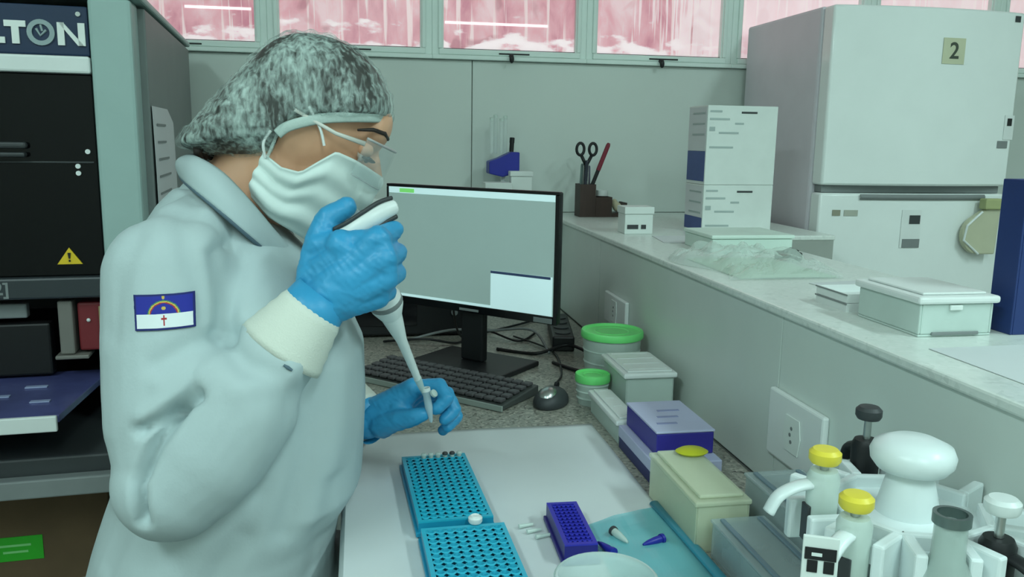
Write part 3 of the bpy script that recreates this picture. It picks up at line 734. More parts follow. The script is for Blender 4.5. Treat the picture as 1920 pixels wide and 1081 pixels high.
# ------------------------------------------------------------------ things on the bench by the partition
M_green = mat('lid_green', (118, 226, 128), .4, var=.03)
def round_tub(cx, cy, r, zt, label):
    t = thing('round_tub', label, 'tub', (cx, cy, ZB))
    h_ = zt - ZB
    b = MB().lathe([(r*.80, 0), (r*.82, .003), (r*.93, h_ - .016), (r*.93, h_ - .012)], (cx, cy, ZB), 36); b.build('tub_wall', M_frost, t, world=True, smooth=40)
    for k in range(3):
        zz = h_*(.2 + .22*k); rr = r*(.83 + .1*zz/h_)
        MB().lathe([(rr, zz), (rr + .002, zz + .001), (rr, zz + .004)], (cx, cy, ZB), 36, close=True).build('rib', M_frost, t, world=True, smooth=60)
    l = MB().lathe([(r*.985, h_ - .014), (r, h_ - .012), (r, h_ - .003), (r*.97, h_), (r*.90, h_), (r*.86, h_ - .004), (.001, h_ - .004)], (cx, cy, ZB), 40).build('lid', M_green, t, world=True, smooth=35)
    MB().lathe([(r*.5, h_ - .0039), (r*.54, h_ - .0024), (r*.58, h_ - .0041)], (cx, cy, ZB), 36, close=True).build('lid_ring', M_green, l, world=True)
round_tub(.482, 1.55, .061, .858, 'large clear round tub with a bright green lid')
round_tub(.411, 1.43, .032, .806, 'small clear round tub with a bright green lid')
def lid_box(x0, x1, y0, y1, zt, label, name='lidded_container', m=M_frost, lm=M_white, ribs=True):
    t = thing(name, label, 'container', ((x0+x1)/2, (y0+y1)/2, ZB))
    tray(MB(), x0 + .005, x1 - .005, y0 + .005, y1 - .005, ZB, zt - .013, .002).build('container_wall', m, t, world=True, bevel=.002)
    l = MB().bbox((x0, y0, zt - .0125), (x1, y1, zt - .003), .003).bbox((x0 + .008, y0 + .008, zt - .0029), (x1 - .008, y1 - .008, zt), .001).build('lid', lm, t, world=True)
    if ribs:
        for k in range(4):
            yy = y0 + .02 + (y1 - y0 - .04)*k/3
            MB().bbox((x0 + .014, yy - .0015, zt + .0001), (x1 - .014, yy + .0015, zt + .0012), .0005).build('lid_rib', lm, l, world=True)
    return t
lid_box(.440, .536, 1.335, 1.480, .832, 'square clear container with a white snap lid between green tubs and blue box')
lid_box(.390, .432, 1.215, 1.385, .792, 'long narrow container with a ribbed white lid beside the blue box')
M_navybox = mat('box_violet_blue', (52, 46, 140), .45, var=.05)
M_lav = mat('box_lavender_top', (182, 186, 214), .5, var=.04)
bb = thing('kit_box', 'violet blue kit box with a lavender white top, uppermost of its stack', 'box', (.445, 1.14, .788))
MB().bbox((.403, 1.070, .7865), (.488, 1.205, .8185), .0015).build('carton', M_navybox, bb, world=True)
MB().bbox((.402, 1.069, .8187), (.489, 1.206, .822), .001).build('top_label', M_lav, bb, world=True)
for k in range(3): MB().box((.415 + .01*k, 1.10 + .028*k, .8221), (.445 + .012*k, 1.106 + .028*k, .8227)).build('print_line', mat('print_violet', (140, 146, 186), .5), bb, world=True)
b2 = thing('kit_box', 'lavender and navy kit box under the violet blue box', 'box', (.44, 1.12, ZB))
MB().bbox((.392, 1.045, ZB), (.49, 1.205, .768), .0015).build('carton', mat('box_navy', (48, 52, 104), .45, var=.08), b2, world=True)
MB().bbox((.391, 1.044, .7682), (.491, 1.206, .786), .0015).build('lid', M_lav, b2, world=True)
# tip box
M_yfrost = mat('tip_box_ivory', (226, 234, 206), .35, alpha=.5, var=.05)
tb = thing('tip_box', 'ivory translucent pipette tip box beside the kit boxes', 'box', (.41, .93, ZB))
tray(MB(), .376, .442, .860, 1.018, ZB, .806, .002).build('box_wall', M_yfrost, tb, world=True, bevel=.002)
MB().bbox((.374, .858, .8065), (.444, 1.020, .813), .002).bbox((.382, .866, .8132), (.436, 1.012, .818), .002).build('lid', M_yfrost, tb, world=True)
MB().bbox((.384, .868, ZB + .003), (.434, 1.01, .781), .002).build('tip_rack', mat('rack_ivory', (214, 216, 178), .5), tb, world=True)
yt = MB().lathe([(.014, 0), (.017, .003), (.012, .0065), (.001, .007)], (.424, .995, .8185), 20, sx=1.3)
tag(yt.build('yellow_cap', mat('yellow_olive', (186, 188, 40), .45), smooth=40), 'flat yellow cap lying on the ivory tip box', 'cap')
# clear boxes at front
M_gclear = mat('grey_clear_plastic', (186, 204, 206), .15, alpha=.42, var=.05)
def clear_box(x0, x1, y0, y1, zt, label, m):
    t = thing('clear_box', label, 'box', ((x0+x1)/2, (y0+y1)/2, ZB))
    tray(MB(), x0, x1, y0, y1, ZB, zt - .009, .0025).build('box_wall', m, t, world=True, bevel=.001)
    l = MB().bbox((x0 - .002, y0 - .002, zt - .0085), (x1 + .002, y1 + .002, zt - .004), .0015).build('lid', m, t, world=True)
    MB().bbox((x0 + .006, y0 + .006, zt - .0038), (x0 + .012, y1 - .006, zt - .001), .001).bbox((x1 - .012, y0 + .006, zt - .0038), (x1 - .006, y1 - .006, zt - .001), .001).build('lid_ridge', mat('grey_blue_plastic', (112, 134, 146), .3), l, world=True)
    MB().bbox((x0 + .008, y0 + .01, ZB + .003), (x1 - .008, y1 - .01, ZB + .03), .002).build('rack_insert', mat('grey_insert', (150, 164, 162), .5), t, world=True)
clear_box(.462, .536, .705, .915, .826, 'grey clear plastic box with lid between partition and pipette stand', M_gclear)
clear_box(.392, .455, .690, .850, .800, 'low clear plastic box in front of the ivory tip box', M_gclear)

# ------------------------------------------------------------------ bench mat, racks and tubes
def mat_z(x, y):
    w = .0018 + .0012*noise.noise(Vector((x*14, y*9, 1.7)))
    if x < XE + .0: w = .0018
    return ZB + max(.0012, w)
def sheet(u, v):
    y = .30 + (1.312 - .30)*v
    xl = -.045 if y < 1.12 else -.045 + (y - 1.12)*.30
    s = u
    x = xl + (.377 - xl)*s
    yy = y - .012*max(0, (0.35 - u))*v*2
    if x < XE - .002: return Vector((XE - .0065, yy, ZB - (XE - .002 - x)*2.2 - .002))
    return Vector((x, yy, mat_z(x, y)))
o = MB().grid(sheet, 60, 70).build('bench_paper', M_paper, None, smooth=60, solid=.0008)
tag(o, 'large white paper sheet covering the bench under the blue racks', 'paper')
ZP = ZB + .0032
M_rack = mat('rack_cyan', (36, 170, 198), .4, var=.03)
M_rackd = mat('rack_cyan_deep', (24, 140, 176), .4, var=.03)
def well_rack(w, d, h_, nx, ny, r, name, label, m, md, loc, rz, skirt=.006):
    t = thing(name, label, 'rack', loc, rz)
    px, py = (w - .010)/nx, (d - .012)/ny
    mb = MB(); K = 8
    for i in range(nx):
        for j in range(ny):
            cx_ = -w/2 + .005 + px*(i + .5); cy_ = -d/2 + .006 + py*(j + .5)
            sq = []; ci = []; lo = []
            for k in range(K):
                a = 2*math.pi*(k + .5)/K; ca, sa = math.cos(a), math.sin(a)
                q = max(abs(ca), abs(sa))
                sq.append((cx_ + px/2*ca/q, cy_ + py/2*sa/q, h_)); ci.append((cx_ + r*ca, cy_ + r*sa, h_ + .0009)); lo.append((cx_ + r*.8*ca, cy_ + r*.8*sa, h_ - .0065))
            # square corners
            vs = sq + ci + lo
            fs = [(k, (k+1) % K, K + (k+1) % K, K + k) for k in range(K)] + [(K + k, K + (k+1) % K, 2*K + (k+1) % K, 2*K + k) for k in range(K)] + [tuple(2*K + k for k in range(K))]
            mb.add(vs, fs)
    mb.box((-w/2, -d/2, h_ - .002), (-w/2 + .005, d/2, h_)).box((w/2 - .005, -d/2, h_ - .002), (w/2, d/2, h_)).box((-w/2 + .005, -d/2, h_ - .002), (w/2 - .005, -d/2 + .006, h_)).box((-w/2 + .005, d/2 - .006, h_ - .002), (w/2 - .005, d/2, h_))
    mb.box((-w/2 + .005, -d/2 + .006, h_ - .0155), (w/2 - .005, d/2 - .006, h_ - .0140))
    mb.build('well_plate', m, t)
    sk = MB()
    for a, b, c, d_ in ((-w/2, -d/2, w/2, -d/2 + .003), (-w/2, d/2 - .003, w/2, d/2), (-w/2, -d/2 + .003, -w/2 + .003, d/2 - .003), (w/2 - .003, -d/2 + .003, w/2, d/2 - .003)):
        sk.box((a, b, 0), (c, d_, h_ - .0021))
    sk.build('skirt', md, t)
    MB().bbox((-w/2 - .003, -d/2 - .003, 0), (w/2 + .003, d/2 + .003, skirt), .001).build('base_flange', md, t)
    return t
well_rack(.091, .212, .0185, 8, 17, .0036, 'tube_rack', 'cyan blue tube rack farther along the bench paper, nearer the keyboard', M_rack, M_rackd, (.1035, 1.050, ZP), math.radians(2.5))
well_rack(.099, .200, .0185, 8, 16, .0042, 'tube_rack', 'cyan blue tube rack at the bottom edge, nearest the viewer', mat('rack_cyan_light', (50, 176, 204), .4, var=.03), M_rackd, (.1165, .826, ZP), math.radians(1.5))
well_rack(.038, .112, .024, 5, 12, .0024, 'small_tube_rack', 'small dark blue tube rack on the bench paper', mat('rack_navy', (44, 46, 168), .4), mat('rack_navy_deep', (32, 32, 120), .4), (.2395, .905, ZP), math.radians(-2))
def pcr_tube(x, y, z, cap, label, group, s=1.0, tilt=None):
    t = thing('microtube', label, 'tube', (x, y, z), 0, group)
    MB().lathe([(.0012*s, 0), (.0022*s, .004*s), (.0032*s, .012*s), (.0032*s, .017*s)], n=12).build('tube_wall', M_frost, t, smooth=40)
    MB().lathe([(.0040*s, .0171*s), (.0040*s, .0192*s), (.0030*s, .0204*s), (.0005, .0206*s)], n=12).build('cap', cap, t, smooth=40)
    if tilt: t.rotation_euler = tilt
    return t
rz_ = math.radians(2.5)
for k in range(6):
    px_ = (.091 - .010)/8; lx = -.091/2 + .005 + px_*(k + 2.5); ly = .212/2 - .006 - (.212 - .012)/17*.5
    x = .1035 + lx*math.cos(rz_) - ly*math.sin(rz_); y = 1.050 + lx*math.sin(rz_) + ly*math.cos(rz_)
    dark = k in (3, 4)
    pcr_tube(x, y, ZP + .0185 - .0128, M_dark if dark else M_frost, ['leftmost clear', 'second clear', 'third clear', 'first dark', 'second dark', 'rightmost clear'][k] + ' capped microtube in the back row of the farther cyan rack', 'microtubes in the cyan rack')
cp = thing('bottle_cap', 'small round white cap lying between the two cyan racks', 'cap', (.129, .929, ZP + .0200))
MB().lathe([(.0001, 0), (.0075, 0), (.0085, .002), (.0085, .006), (.0070, .0075), (.0001, .0078)], n=20).build('cap_shell', M_white, cp, smooth=40)
MB().lathe([(.0050, .0076), (.0055, .0086), (.0060, .0074)], n=20, close=True).build('cap_ring', M_white, cp)
for (x, y, a, b, lab) in ((.268, .886, 90, 20, 'blue microtube lying beside the small dark blue rack'), (.318, .872, 88, 110, 'blue microtube lying on the aqua plastic sleeve'), (.302, .880, 85, 200, 'clear microtube lying next to the aqua sleeve')):
    bl = 'blue' in lab.split()[0]
    t = thing('microtube', lab, 'tube', (x, y, ZP + .006))
    t.rotation_euler = (math.radians(a), 0, math.radians(b))
    MB().lathe([(.0012, 0), (.0030, .006), (.0046, .018), (.0046, .026)], n=14).build('tube_wall', M_blue if bl else M_frost, t, smooth=40)
    MB().lathe([(.0058, .0262), (.0058, .030), (.001, .0306)], n=14).build('cap', M_blue if bl else M_dark, t, smooth=40)
for k, (x, y) in enumerate(((.185, .945), (.20, .915), (.192, .93))):
    o = MB().tube([(x, y, ZP + .003), (x + .018, y + .004, ZP + .003)], [.0028, .0018], 10).build('loose_cap_strip', M_frost)
    tag(o, ['farthest', 'nearest', 'middle'][k] + ' tiny clear tube strip lying between the cyan and navy racks', 'tube strip', 'tiny clear strips on the paper')
# aqua sleeve
M_aqua = mat('aqua_film', (120, 206, 214), .2, alpha=.5, var=.06)
M_aquad = mat('aqua_edge', (60, 150, 172), .3, var=.1)
aq = thing('plastic_sleeve', 'translucent aqua plastic sleeve lying over the right edge of the paper', 'sleeve', (.33, .82, ZP))
MB().grid(lambda u, v: Vector((.268 + .106*u + .02*(1-v)*(u-.5), .62 + .36*v - .04*(1-u)*v, ZP + .0006 + .006*math.sin(math.pi*u)*(.5 + .5*noise.noise(Vector((u*4, v*5, 2)))))), 24, 24).build('film', M_aqua, aq, world=True, solid=.0008)
MB().tube([(.376, .62, ZP + .004), (.378, .76, ZP + .005), (.376, .88, ZP + .004), (.372, .985, ZP + .003)], [(.004, .007)]*4, 10).build('folded_edge', M_aquad, aq, world=True, smooth=180)
# round clear tub in front
ct = thing('clear_tub', 'clear round plastic tub in the foreground holding pale tips', 'tub', (.222, .704, ZP))
MB().lathe([(.034, 0), (.036, .002), (.0445, .060), (.0475, .062), (.0475, .066), (.0455, .066), (.043, .060), (.0345, .0035), (.001, .003)], n=40).build('tub_wall', mat('tub_clear', (214, 232, 230), .12, alpha=.5), ct, smooth=35)
MB().lathe([(.0478, .0625), (.0495, .064), (.0478, .0655)], n=40, close=True).build('rim', mat('rim_frost', (206, 226, 222), .25, alpha=.75), ct, smooth=60)
for k in range(9):
    a = k*2.4; r_ = .006 + .0024*k
    o = MB().tube([(.222 + r_*math.cos(a), .704 + r_*math.sin(a), ZP + .008), (.222 + (r_*.6)*math.cos(a + .9), .704 + (r_*.6)*math.sin(a + .9), ZP + .036)], [.0022, .0045], 8).build('pipette_tip', mat('tip_yellow', (206, 210, 168), .4))
    tag(o, 'pale yellow pipette tip lying inside the clear round tub', 'tip', 'pipette tips in the clear tub')

# ------------------------------------------------------------------ pipettes and stand
M_stand = mat('stand_white', (226, 236, 236), .3, var=.015)
SC = Vector((.455, .605, ZB))
st = thing('pipette_stand', 'white round pipette stand with a mushroom knob by the partition', 'stand', SC)
MB().lathe([(.001, 0), (.066, 0), (.068, .004), (.066, .012), (.030, .020), (.020, .030), (.017, .10), (.018, .142), (.001, .142)], n=36).build('column', M_stand, st, smooth=40)
MB().lathe([(.019, .1425), (.026, .165), (.020, .19), (.018, .200), (.001, .200)], n=32).build('neck', M_stand, st, smooth=40)
MB().lathe([(.019, .2005), (.028, .2025), (.033, .209), (.034, .216), (.031, .223), (.019, .2285), (.001, .230)], n=40).build('knob', M_stand, st, smooth=60)
MB().lathe([(.0185, .150), (.045, .150), (.063, .150), (.064, .152), (.064, .158), (.063, .160), (.045, .162), (.0195, .164)], n=48, close=True).build('carousel_plate', M_stand, st)
angs = [177, 212, 252, 287, 78, 30, 330, 120]
for k, a in enumerate(angs):
    Rm = RZ(math.radians(a))
    hb_ = MB().bbox((.056, -.024, .136), (.0635, .024, .1715), .002, M=Rm)
    for sg in (-1, 1): hb_.bbox((.0632, min(sg*.0145, sg*.024), .136), (.098, max(sg*.0145, sg*.024), .1715), .002, M=Rm)
    hb_.build('holder', M_stand, st)
M_pgrey = mat('pipette_grey', (176, 186, 184), .4)
M_pwhite = mat('pipette_white', (222, 230, 228), .35)
M_ycap = mat('pipette_yellow', (232, 214, 70), .4, var=.03)
def pipette(a, r, ztop, label, body, button, hookm, btn_r=.0095, dz=0.03, big=False):
    p = SC + Vector((r*math.cos(math.radians(a)), r*math.sin(math.radians(a)), 0)); zt_ = ztop - ZB
    t = thing('hung_pipette', label, 'pipette', (p.x, p.y, ZB), math.radians(a), 'pipettes on the stand')
    zb_ = zt_ - dz
    MB().lathe([(btn_r*.9, zt_ - .012), (btn_r*1.05, zt_ - .009), (btn_r*1.05, zt_ - .003), (btn_r*.8, zt_), (.001, zt_ + .0005)], n=20).build('plunger_button', button, t, smooth=40)
    MB().lathe([(.0035, zb_ + .002), (.0035, zt_ - .0122)], n=12).build('plunger_stem', M_chrome, t, smooth=40)
    MB().lathe([(.0005, zb_ + .0018), (.011, zb_ + .0015), (.0135, zb_ - .004), (.0125, zb_ - .05), (.0095, zb_ - .085), (.0075, zb_ - .10)], n=20).build('handle', body, t, smooth=40)
    MB().lathe([(.0072, zb_ - .1002), (.0050, zb_ - .115), (.0028, .014), (.0022, .010)], n=14).build('shaft', M_pwhite, t, smooth=40)
    hk = smooth_path([(.006, 0, zb_ - .010), (.022, 0, zb_ - .012), (.038, 0, zb_ - .020), (.046, 0, zb_ - .034)], 5)
    MB().tube(hk, [(.0042, .0075)]*len(hk), 10).build('finger_hook', hookm, t, smooth=180)
    MB().bbox((.0115, -.006, zb_ - .060), (.0145, .006, zb_ - .028), .001).build('scale_window', M_dark, t)
    return t
pipette(177, .078, .972, 'yellow buttoned pipette on the stand farther from the viewer', M_frost, M_ycap, M_stand, .0125, .020)
pipette(212, .098, .957, 'yellow buttoned pipette on the stand with a black label, nearer the viewer', M_frost, M_ycap, M_stand, .0125, .020)
pipette(78, .097, .975, 'pipette with black hook and grey button behind the stand knob', M_black, M_dark, M_black, .0115, .034)
pipette(287, .080, .958, 'pipette with clear white button and black hook at the right edge', M_black, M_pwhite, M_black, .0125, .034)
# glass vial in the front holder
gv = thing('glass_vial', 'clear glass vial with grey metal rim in the front of the stand', 'vial', SC + Vector((.093*math.cos(math.radians(252)), .093*math.sin(math.radians(252)), .10)))
MB().lathe([(.001, 0), (.017, 0), (.0185, .003), (.0185, .055), (.012, .070), (.0115, .096), (.0105, .096), (.011, .071), (.0172, .054), (.0172, .004), (.001, .003)], n=28).build('glass', mat('vial_glass', (196, 214, 208), .08, alpha=.5), gv, smooth=40)
MB().lathe([(.0105, .0965), (.0135, .0965), (.0135, .1045), (.0105, .1045)], n=28, close=True).build('rim', mat('vial_rim', (110, 126, 124), .3, .6), gv, smooth=40)
MB().lathe([(.001, .004), (.0168, .004), (.0168, .030), (.001, .031)], n=24).build('liquid', mat('vial_liquid', (150, 166, 156), .1, alpha=.7), gv, smooth=40)
# black printed tag on the front of the stand
tgp = at(1537, 1050, .50)
tg = thing('printed_tag', 'white card with a bold black printed mark below the yellow buttoned pipettes', 'tag', (tgp.x, tgp.y, ZB), math.radians(-25))
MB().bbox((-.012, -.0015, 0), (.012, .0015, tgp.z - ZB + .018), .0008).build('card', M_card, tg)
zz = tgp.z - ZB
MB().bbox((-.0105, -.0024, zz + .001), (.0105, -.0016, zz + .010), .0003).bbox((-.0085, -.0024, zz - .0085), (-.0015, -.0016, zz + .0005), .0003).bbox((.0025, -.0024, zz - .0085), (.0095, -.0016, zz + .0005), .0003).build('black_print', M_black, tg)
MB().bbox((-.006, -.0029, zz + .004), (.001, -.0025, zz + .0065), .0001).build('white_print', M_card, tg)

# ------------------------------------------------------------------ the person
M_skin  = mat('skin', (216, 166, 134), .5, var=.06, scale=18, sss=.08)
M_coat  = mat('coat_cloth', (180, 196, 198), .8, var=.02, scale=8, bump=.10, bscale=240)
M_cuff  = mat('knit_cuff', (214, 219, 208), .85, var=.03, bump=.3, bscale=500)
M_pipe  = mat('collar_piping', (84, 104, 116), .7)
M_glove = mat('nitrile_glove', (54, 152, 200), .42, var=.06, scale=30, bump=.12, bscale=120)
M_hair  = mat('dark_hair', (40, 32, 28), .55, var=.3, scale=60, stretch=(1, 1, 4))
M_mask  = mat('mask_cloth', (214, 228, 224), .8, var=.03, scale=24, bump=.15, bscale=60)
M_lens  = mat('lens_clear', (210, 226, 226), .05, alpha=.16)
M_eyew  = mat('eye_white', (214, 208, 200), .25)
M_pants = mat('trouser_cloth', (70, 80, 96), .85)
YC = 1.055
HO = at(585, 238, YC)
TH = math.radians(25)
HF = Vector((math.cos(TH), 0, -math.sin(TH))); HU = Vector((math.sin(TH), 0, math.cos(TH))); HLt = Vector((0, 1, 0))
HM = Matrix((HF, HLt, HU)).transposed()       # head frame: x forward, y to her left, z up
def hd(f, l, u): return HO + HF*f + HLt*l + HU*u

def chain(mb, pts, rads, n=16, balls=True):
    """capsule chain through joints"""
    pts = [Vector(p) for p in pts]
    for i in range(len(pts) - 1):
        mb.tube([pts[i], pts[i+1]], [rads[i], rads[i+1]], n)
    if balls:
        for p, r in zip(pts, rads): mb.ball(p, r, n)
    return mb
def loft(mb, rings, n=40, p=2.3):
    """upright torso: rings of (z, cx, cy, rx, ry), superelliptic"""
    vs = []; fs = []
    for z, cx, cy, rx, ry in rings:
        for k in range(n):
            a = 2*math.pi*k/n; ca, sa = math.cos(a), math.sin(a)
            vs.append((cx + rx*math.copysign(abs(ca)**(2/p), ca), cy + ry*math.copysign(abs(sa)**(2/p), sa), z))
    R_ = len(rings)
    for i in range(R_ - 1):
        for k in range(n): fs.append((i*n+k, i*n+(k+1) % n, (i+1)*n+(k+1) % n, (i+1)*n+k))
    fs.append(tuple(reversed(range(n)))); fs.append(tuple((R_-1)*n+k for k in range(n)))
    return mb.add(vs, fs)

# joints -------------------------------------------------------------
SR = at(316, 520, .925); ER = at(338, 905, .865); WR = at(592, 572, .885)
SL = Vector((SR.x + .03, 1.225, SR.z)); EL = Vector((-.135, 1.275, .865)); WL = at(688, 786, 1.125)

# body: one skin under the clothes -------------------------------------
bd_ = MB()
bd_.ball(hd(-.008, 0, .006), (.084, .073, .092), 28, M=HM)
bd_.ball(hd(.022, 0, -.045), (.060, .060, .062), 24, M=HM)
bd_.ball(hd(.050, 0, -.082), (.030, .034, .032), 18, M=HM)          # chin
bd_.ball(hd(.068, 0, .030), (.020, .050, .030), 18, M=HM)           # brow
for s in (-1, 1):
    bd_.ball(hd(.046, s*.038, -.030), (.024, .020, .022), 16, M=HM)  # cheekbones
    bd_.ball(hd(-.046, s*.068, .004), (.016, .008, .030), 14, M=HM) # ears
    bd_.ball(hd(-.012, s*.050, -.060), (.030, .012, .040), 14, M=HM) # jaw angle
chain(bd_, [hd(.078, 0, .004), hd(.092, 0, -.026)], [.007, .012], 12)   # nose
chain(bd_, [hd(.066, 0, -.064), hd(.066, 0, -.068)], [.018, .017], 12)  # mouth
chain(bd_, [(-.180, YC, 1.08), at(452, 372, YC), hd(-.030, 0, -.050)], [.062, .055, .050], 20)
TORSO = [(.50, -.175, YC, .125, .155), (.62, -.170, YC, .120, .150), (.75, -.160, YC, .110, .14), (.90, -.152, YC, .112, .145), (1.0, -.160, YC, .100, .145), (1.05, -.170, YC, .085, .120), (1.10, -.186, YC, .060, .075)]
loft(bd_, TORSO)
chain(bd_, [SR + Vector((.02, .03, -.01)), ER + Vector((0, .01, 0)), WR], [.046, .040, .026])
chain(bd_, [SL + Vector((.02, -.03, -.01)), EL, WL], [.046, .040, .026])
for s, yy in ((-1, .965), (1, 1.145)):
    chain(bd_, [(-.19, yy, .57), (.22, yy, .570), (.20, yy, .13), (.20, yy, .06)], [.080, .058, .040, .036])
    chain(bd_, [(.18, yy, .045), (.33, yy, .035)], [.036, .028])
body_me = remesh(bd_, .0042, 4)
person = put(body_me, 'person', M_skin, None, smooth=180)
tag(person, 'seated person in a white lab coat, hair net and mask, pipetting with blue gloves', 'person')

# trousers, shoes
tr_ = MB(); loft(tr_, [(.47, -.175, YC, .150, .180), (.56, -.175, YC, .150, .180), (.66, -.172, YC, .130, .165)])
for yy in (.965, 1.145): chain(tr_, [(-.19, yy, .57), (.22, yy, .570), (.205, yy, .14)], [.090, .068, .055])
put(remesh(tr_, .006, 4), 'trousers', M_pants, person, smooth=180, world=True)
for yy in (.965, 1.145):
    shm = MB(); chain(shm, [(.17, yy, .052), (.24, yy, .05), (.345, yy, .036)], [.048, .046, .034]); shm.box((.13, yy - .04, .0), (.37, yy + .04, .02))
    put(remesh(shm, .005, 3), 'shoe', M_white, person, smooth=180, world=True)

sh_mb = loft(MB(), [(1.0, -.160, YC, .104, .149), (1.05, -.169, YC, .090, .124), (1.085, -.178, YC, .074, .095), (1.112, -.178, YC, .064, .072)])
put(remesh(sh_mb, .004, 2), 'shirt', mat('shirt_pink', (206, 160, 168), .8), person, smooth=180, world=True)
# lab coat -------------------------------------------------------------
ct_ = MB()
loft(ct_, [(.464, -.19, YC, .210, .220), (.51, -.19, YC, .205, .215), (.62, -.190, YC, .152, .190), (.70, -.186, YC, .146, .184), (.755, -.172, YC, .142, .182), (.80, -.150, YC, .148, .182), (.90, -.143, YC, .147, .182),
           (.97, -.143, YC, .145, .184), (1.03, -.153, YC, .130, .180), (1.075, -.166, YC, .108, .150), (1.11, -.172, YC, .080, .110), (1.138, -.177, YC, .056, .078), (1.158, -.172, YC, .042, .060)], 48)
# right sleeve: shoulder, upper arm, elbow, baggy forearm, wrist
def lerp(a, b, t): return Vector(a)*(1-t) + Vector(b)*t
chain(ct_, [at(405, 400, 1.01), at(350, 462, .965), SR], [.034, .050, .064], 24)
chain(ct_, [SR, lerp(SR, ER, .35), lerp(SR, ER, .7), ER + Vector((0, 0, .012))], [.066, .069, .070, .062], 24)
ea = lerp(ER, WR, .02); 
chain(ct_, [ER + Vector((-.006, -.004, .004)), lerp(ER, WR, .22), lerp(ER, WR, .45), lerp(ER, WR, .66)], [.060, .070, .067, .051], 24)
chain(ct_, [SL + Vector((.03, -.075, .055)), SL, lerp(SL, EL, .5), EL, lerp(EL, WL, .5), lerp(EL, WL, .72)], [.036, .064, .064, .058, .052, .048], 20)
# skirts of the coat over the thighs
for yy in (.965, 1.145): chain(ct_, [(-.18, yy, .575), (.03, yy, .570), (.15, yy, .570)], [.100, .086, .078], 20)
ct_.tube([(-.17, YC, .62), (.12, YC, .585)], [(.08, .16), (.06, .15)], 24)
coat_me = remesh(ct_, .0042, 3)
co = np.empty(len(coat_me.vertices)*3, np.float32); coat_me.vertices.foreach_get('co', co); co = co.reshape(-1, 3).astype(float)
no = np.empty(len(coat_me.vertices)*3, np.float32); coat_me.vertices.foreach_get('normal', no); no = no.reshape(-1, 3)
def segd(P, a, b):
    a = np.array(a); b = np.array(b); ab = b - a
    t = np.clip(((P - a) @ ab)/(ab @ ab), 0, 1)
    return np.linalg.norm(P - (a + t[:, None]*ab), axis=1), t
disp = np.zeros(len(co))
def fold(pts, w, amp):
    """crease (amp < 0) or ridge along a line of image points on the near surface"""
    global disp
    P = [np.array(at(*p)) for p in pts]
    best = np.full(len(co), 9.)
    for a, b in zip(P[:-1], P[1:]):
        # distance in the plane seen from the side, limited in depth
        A = a.copy(); B = b.copy(); Q = co.copy(); dep = np.abs(Q[:, 1] - A[1])
        Q[:, 1] = 0; A[1] = 0; B[1] = 0
        d, t = segd(Q, A, B); d = np.where((dep > .11) | (no[:, 1] > .25), 9., d); best = np.minimum(best, d)
    disp += amp*(1.15 if abs(amp) < .012 else 1.0)*np.exp(-(best/w)**2)
# elbow creases and drapes
fold([(256, 818, .80), (310, 788, .80), (362, 752, .80)], .0060, -.018)
fold([(326, 782, .80), (285, 840, .80), (254, 912, .80), (262, 986, .80)], .0060, -.018)
fold([(262, 800, .80), (330, 755, .80), (400, 700, .80)], .013, .006)
fold([(290, 690, .82), (340, 665, .82), (400, 640, .82)], .012, -.005)
fold([(300, 720, .82), (360, 690, .82)], .012, .004)
fold([(395, 480, .87), (415, 560, .87), (430, 610, .87)], .008, -.009)
fold([(360, 420, .87), (400, 500, .87), (425, 590, .87)], .014, .005)
fold([(330, 400, .88), (350, 480, .86), (390, 590, .86)], .010, -.004)
fold([(445, 500, .90), (440, 560, .9), (425, 610, .9)], .010, -.006)
fold([(250, 440, .88), (215, 520, .86), (205, 620, .86)], .014, -.004)
fold([(420, 650, .84), (470, 690, .83), (520, 700, .83)], .010, -.005)
fold([(450, 720, .83), (520, 700, .83), (570, 690, .84)], .012, .004)
fold([(600, 660, .93), (590, 780, .90), (560, 900, .88), (530, 1000, .88)], .014, -.006)
fold([(640, 690, .95), (630, 820, .93), (600, 960, .92)], .014, .005)
fold([(560, 720, .9), (540, 820, .88), (480, 930, .86)], .016, -.005)
fold([(620, 900, .93), (600, 1000, .92), (590, 1081, .92)], .012, -.005)
fold([(460, 990, .9), (420, 1040, .9), (400, 1090, .9)], .014, -.005)
fold([(240, 960, .9), (215, 1020, .9), (190, 1081, .9)], .012, -.004)
nz = np.array([noise.noise(Vector((p[0]*16, p[1]*16, p[2]*9))) + .5*noise.noise(Vector((p[0]*38, p[1]*38, p[2]*22))) for p in co])
disp += .0014*nz
co2 = co + no*disp[:, None]
coat_me.vertices.foreach_set('co', co2.astype(np.float32).ravel()); coat_me.update()
coat = put(coat_me, 'lab_coat', M_coat, person, smooth=180, world=True)
coat['label'] = 'white long sleeved lab coat'
coat_bvh = BVHTree.FromPolygons([Vector(v) for v in co2], [tuple(p.vertices) for p in coat_me.polygons])

# cuffs
def cuff(E, W, t0, t1, r0, r1):
    n = 8; pts = [lerp(E, W, t0 + (t1 - t0)*k/n) for k in range(n + 1)]
    rr = [r0 + (r1 - r0)*k/n + (.001 if k % 2 else 0) for k in range(n + 1)]
    MB().tube(pts, rr, 28).build('knit_cuff', M_cuff, coat, smooth=180, world=True)
cuff(ER, WR, .74, .985, .0475, .033)
cuff(EL, WL, .80, 1.0, .045, .034)
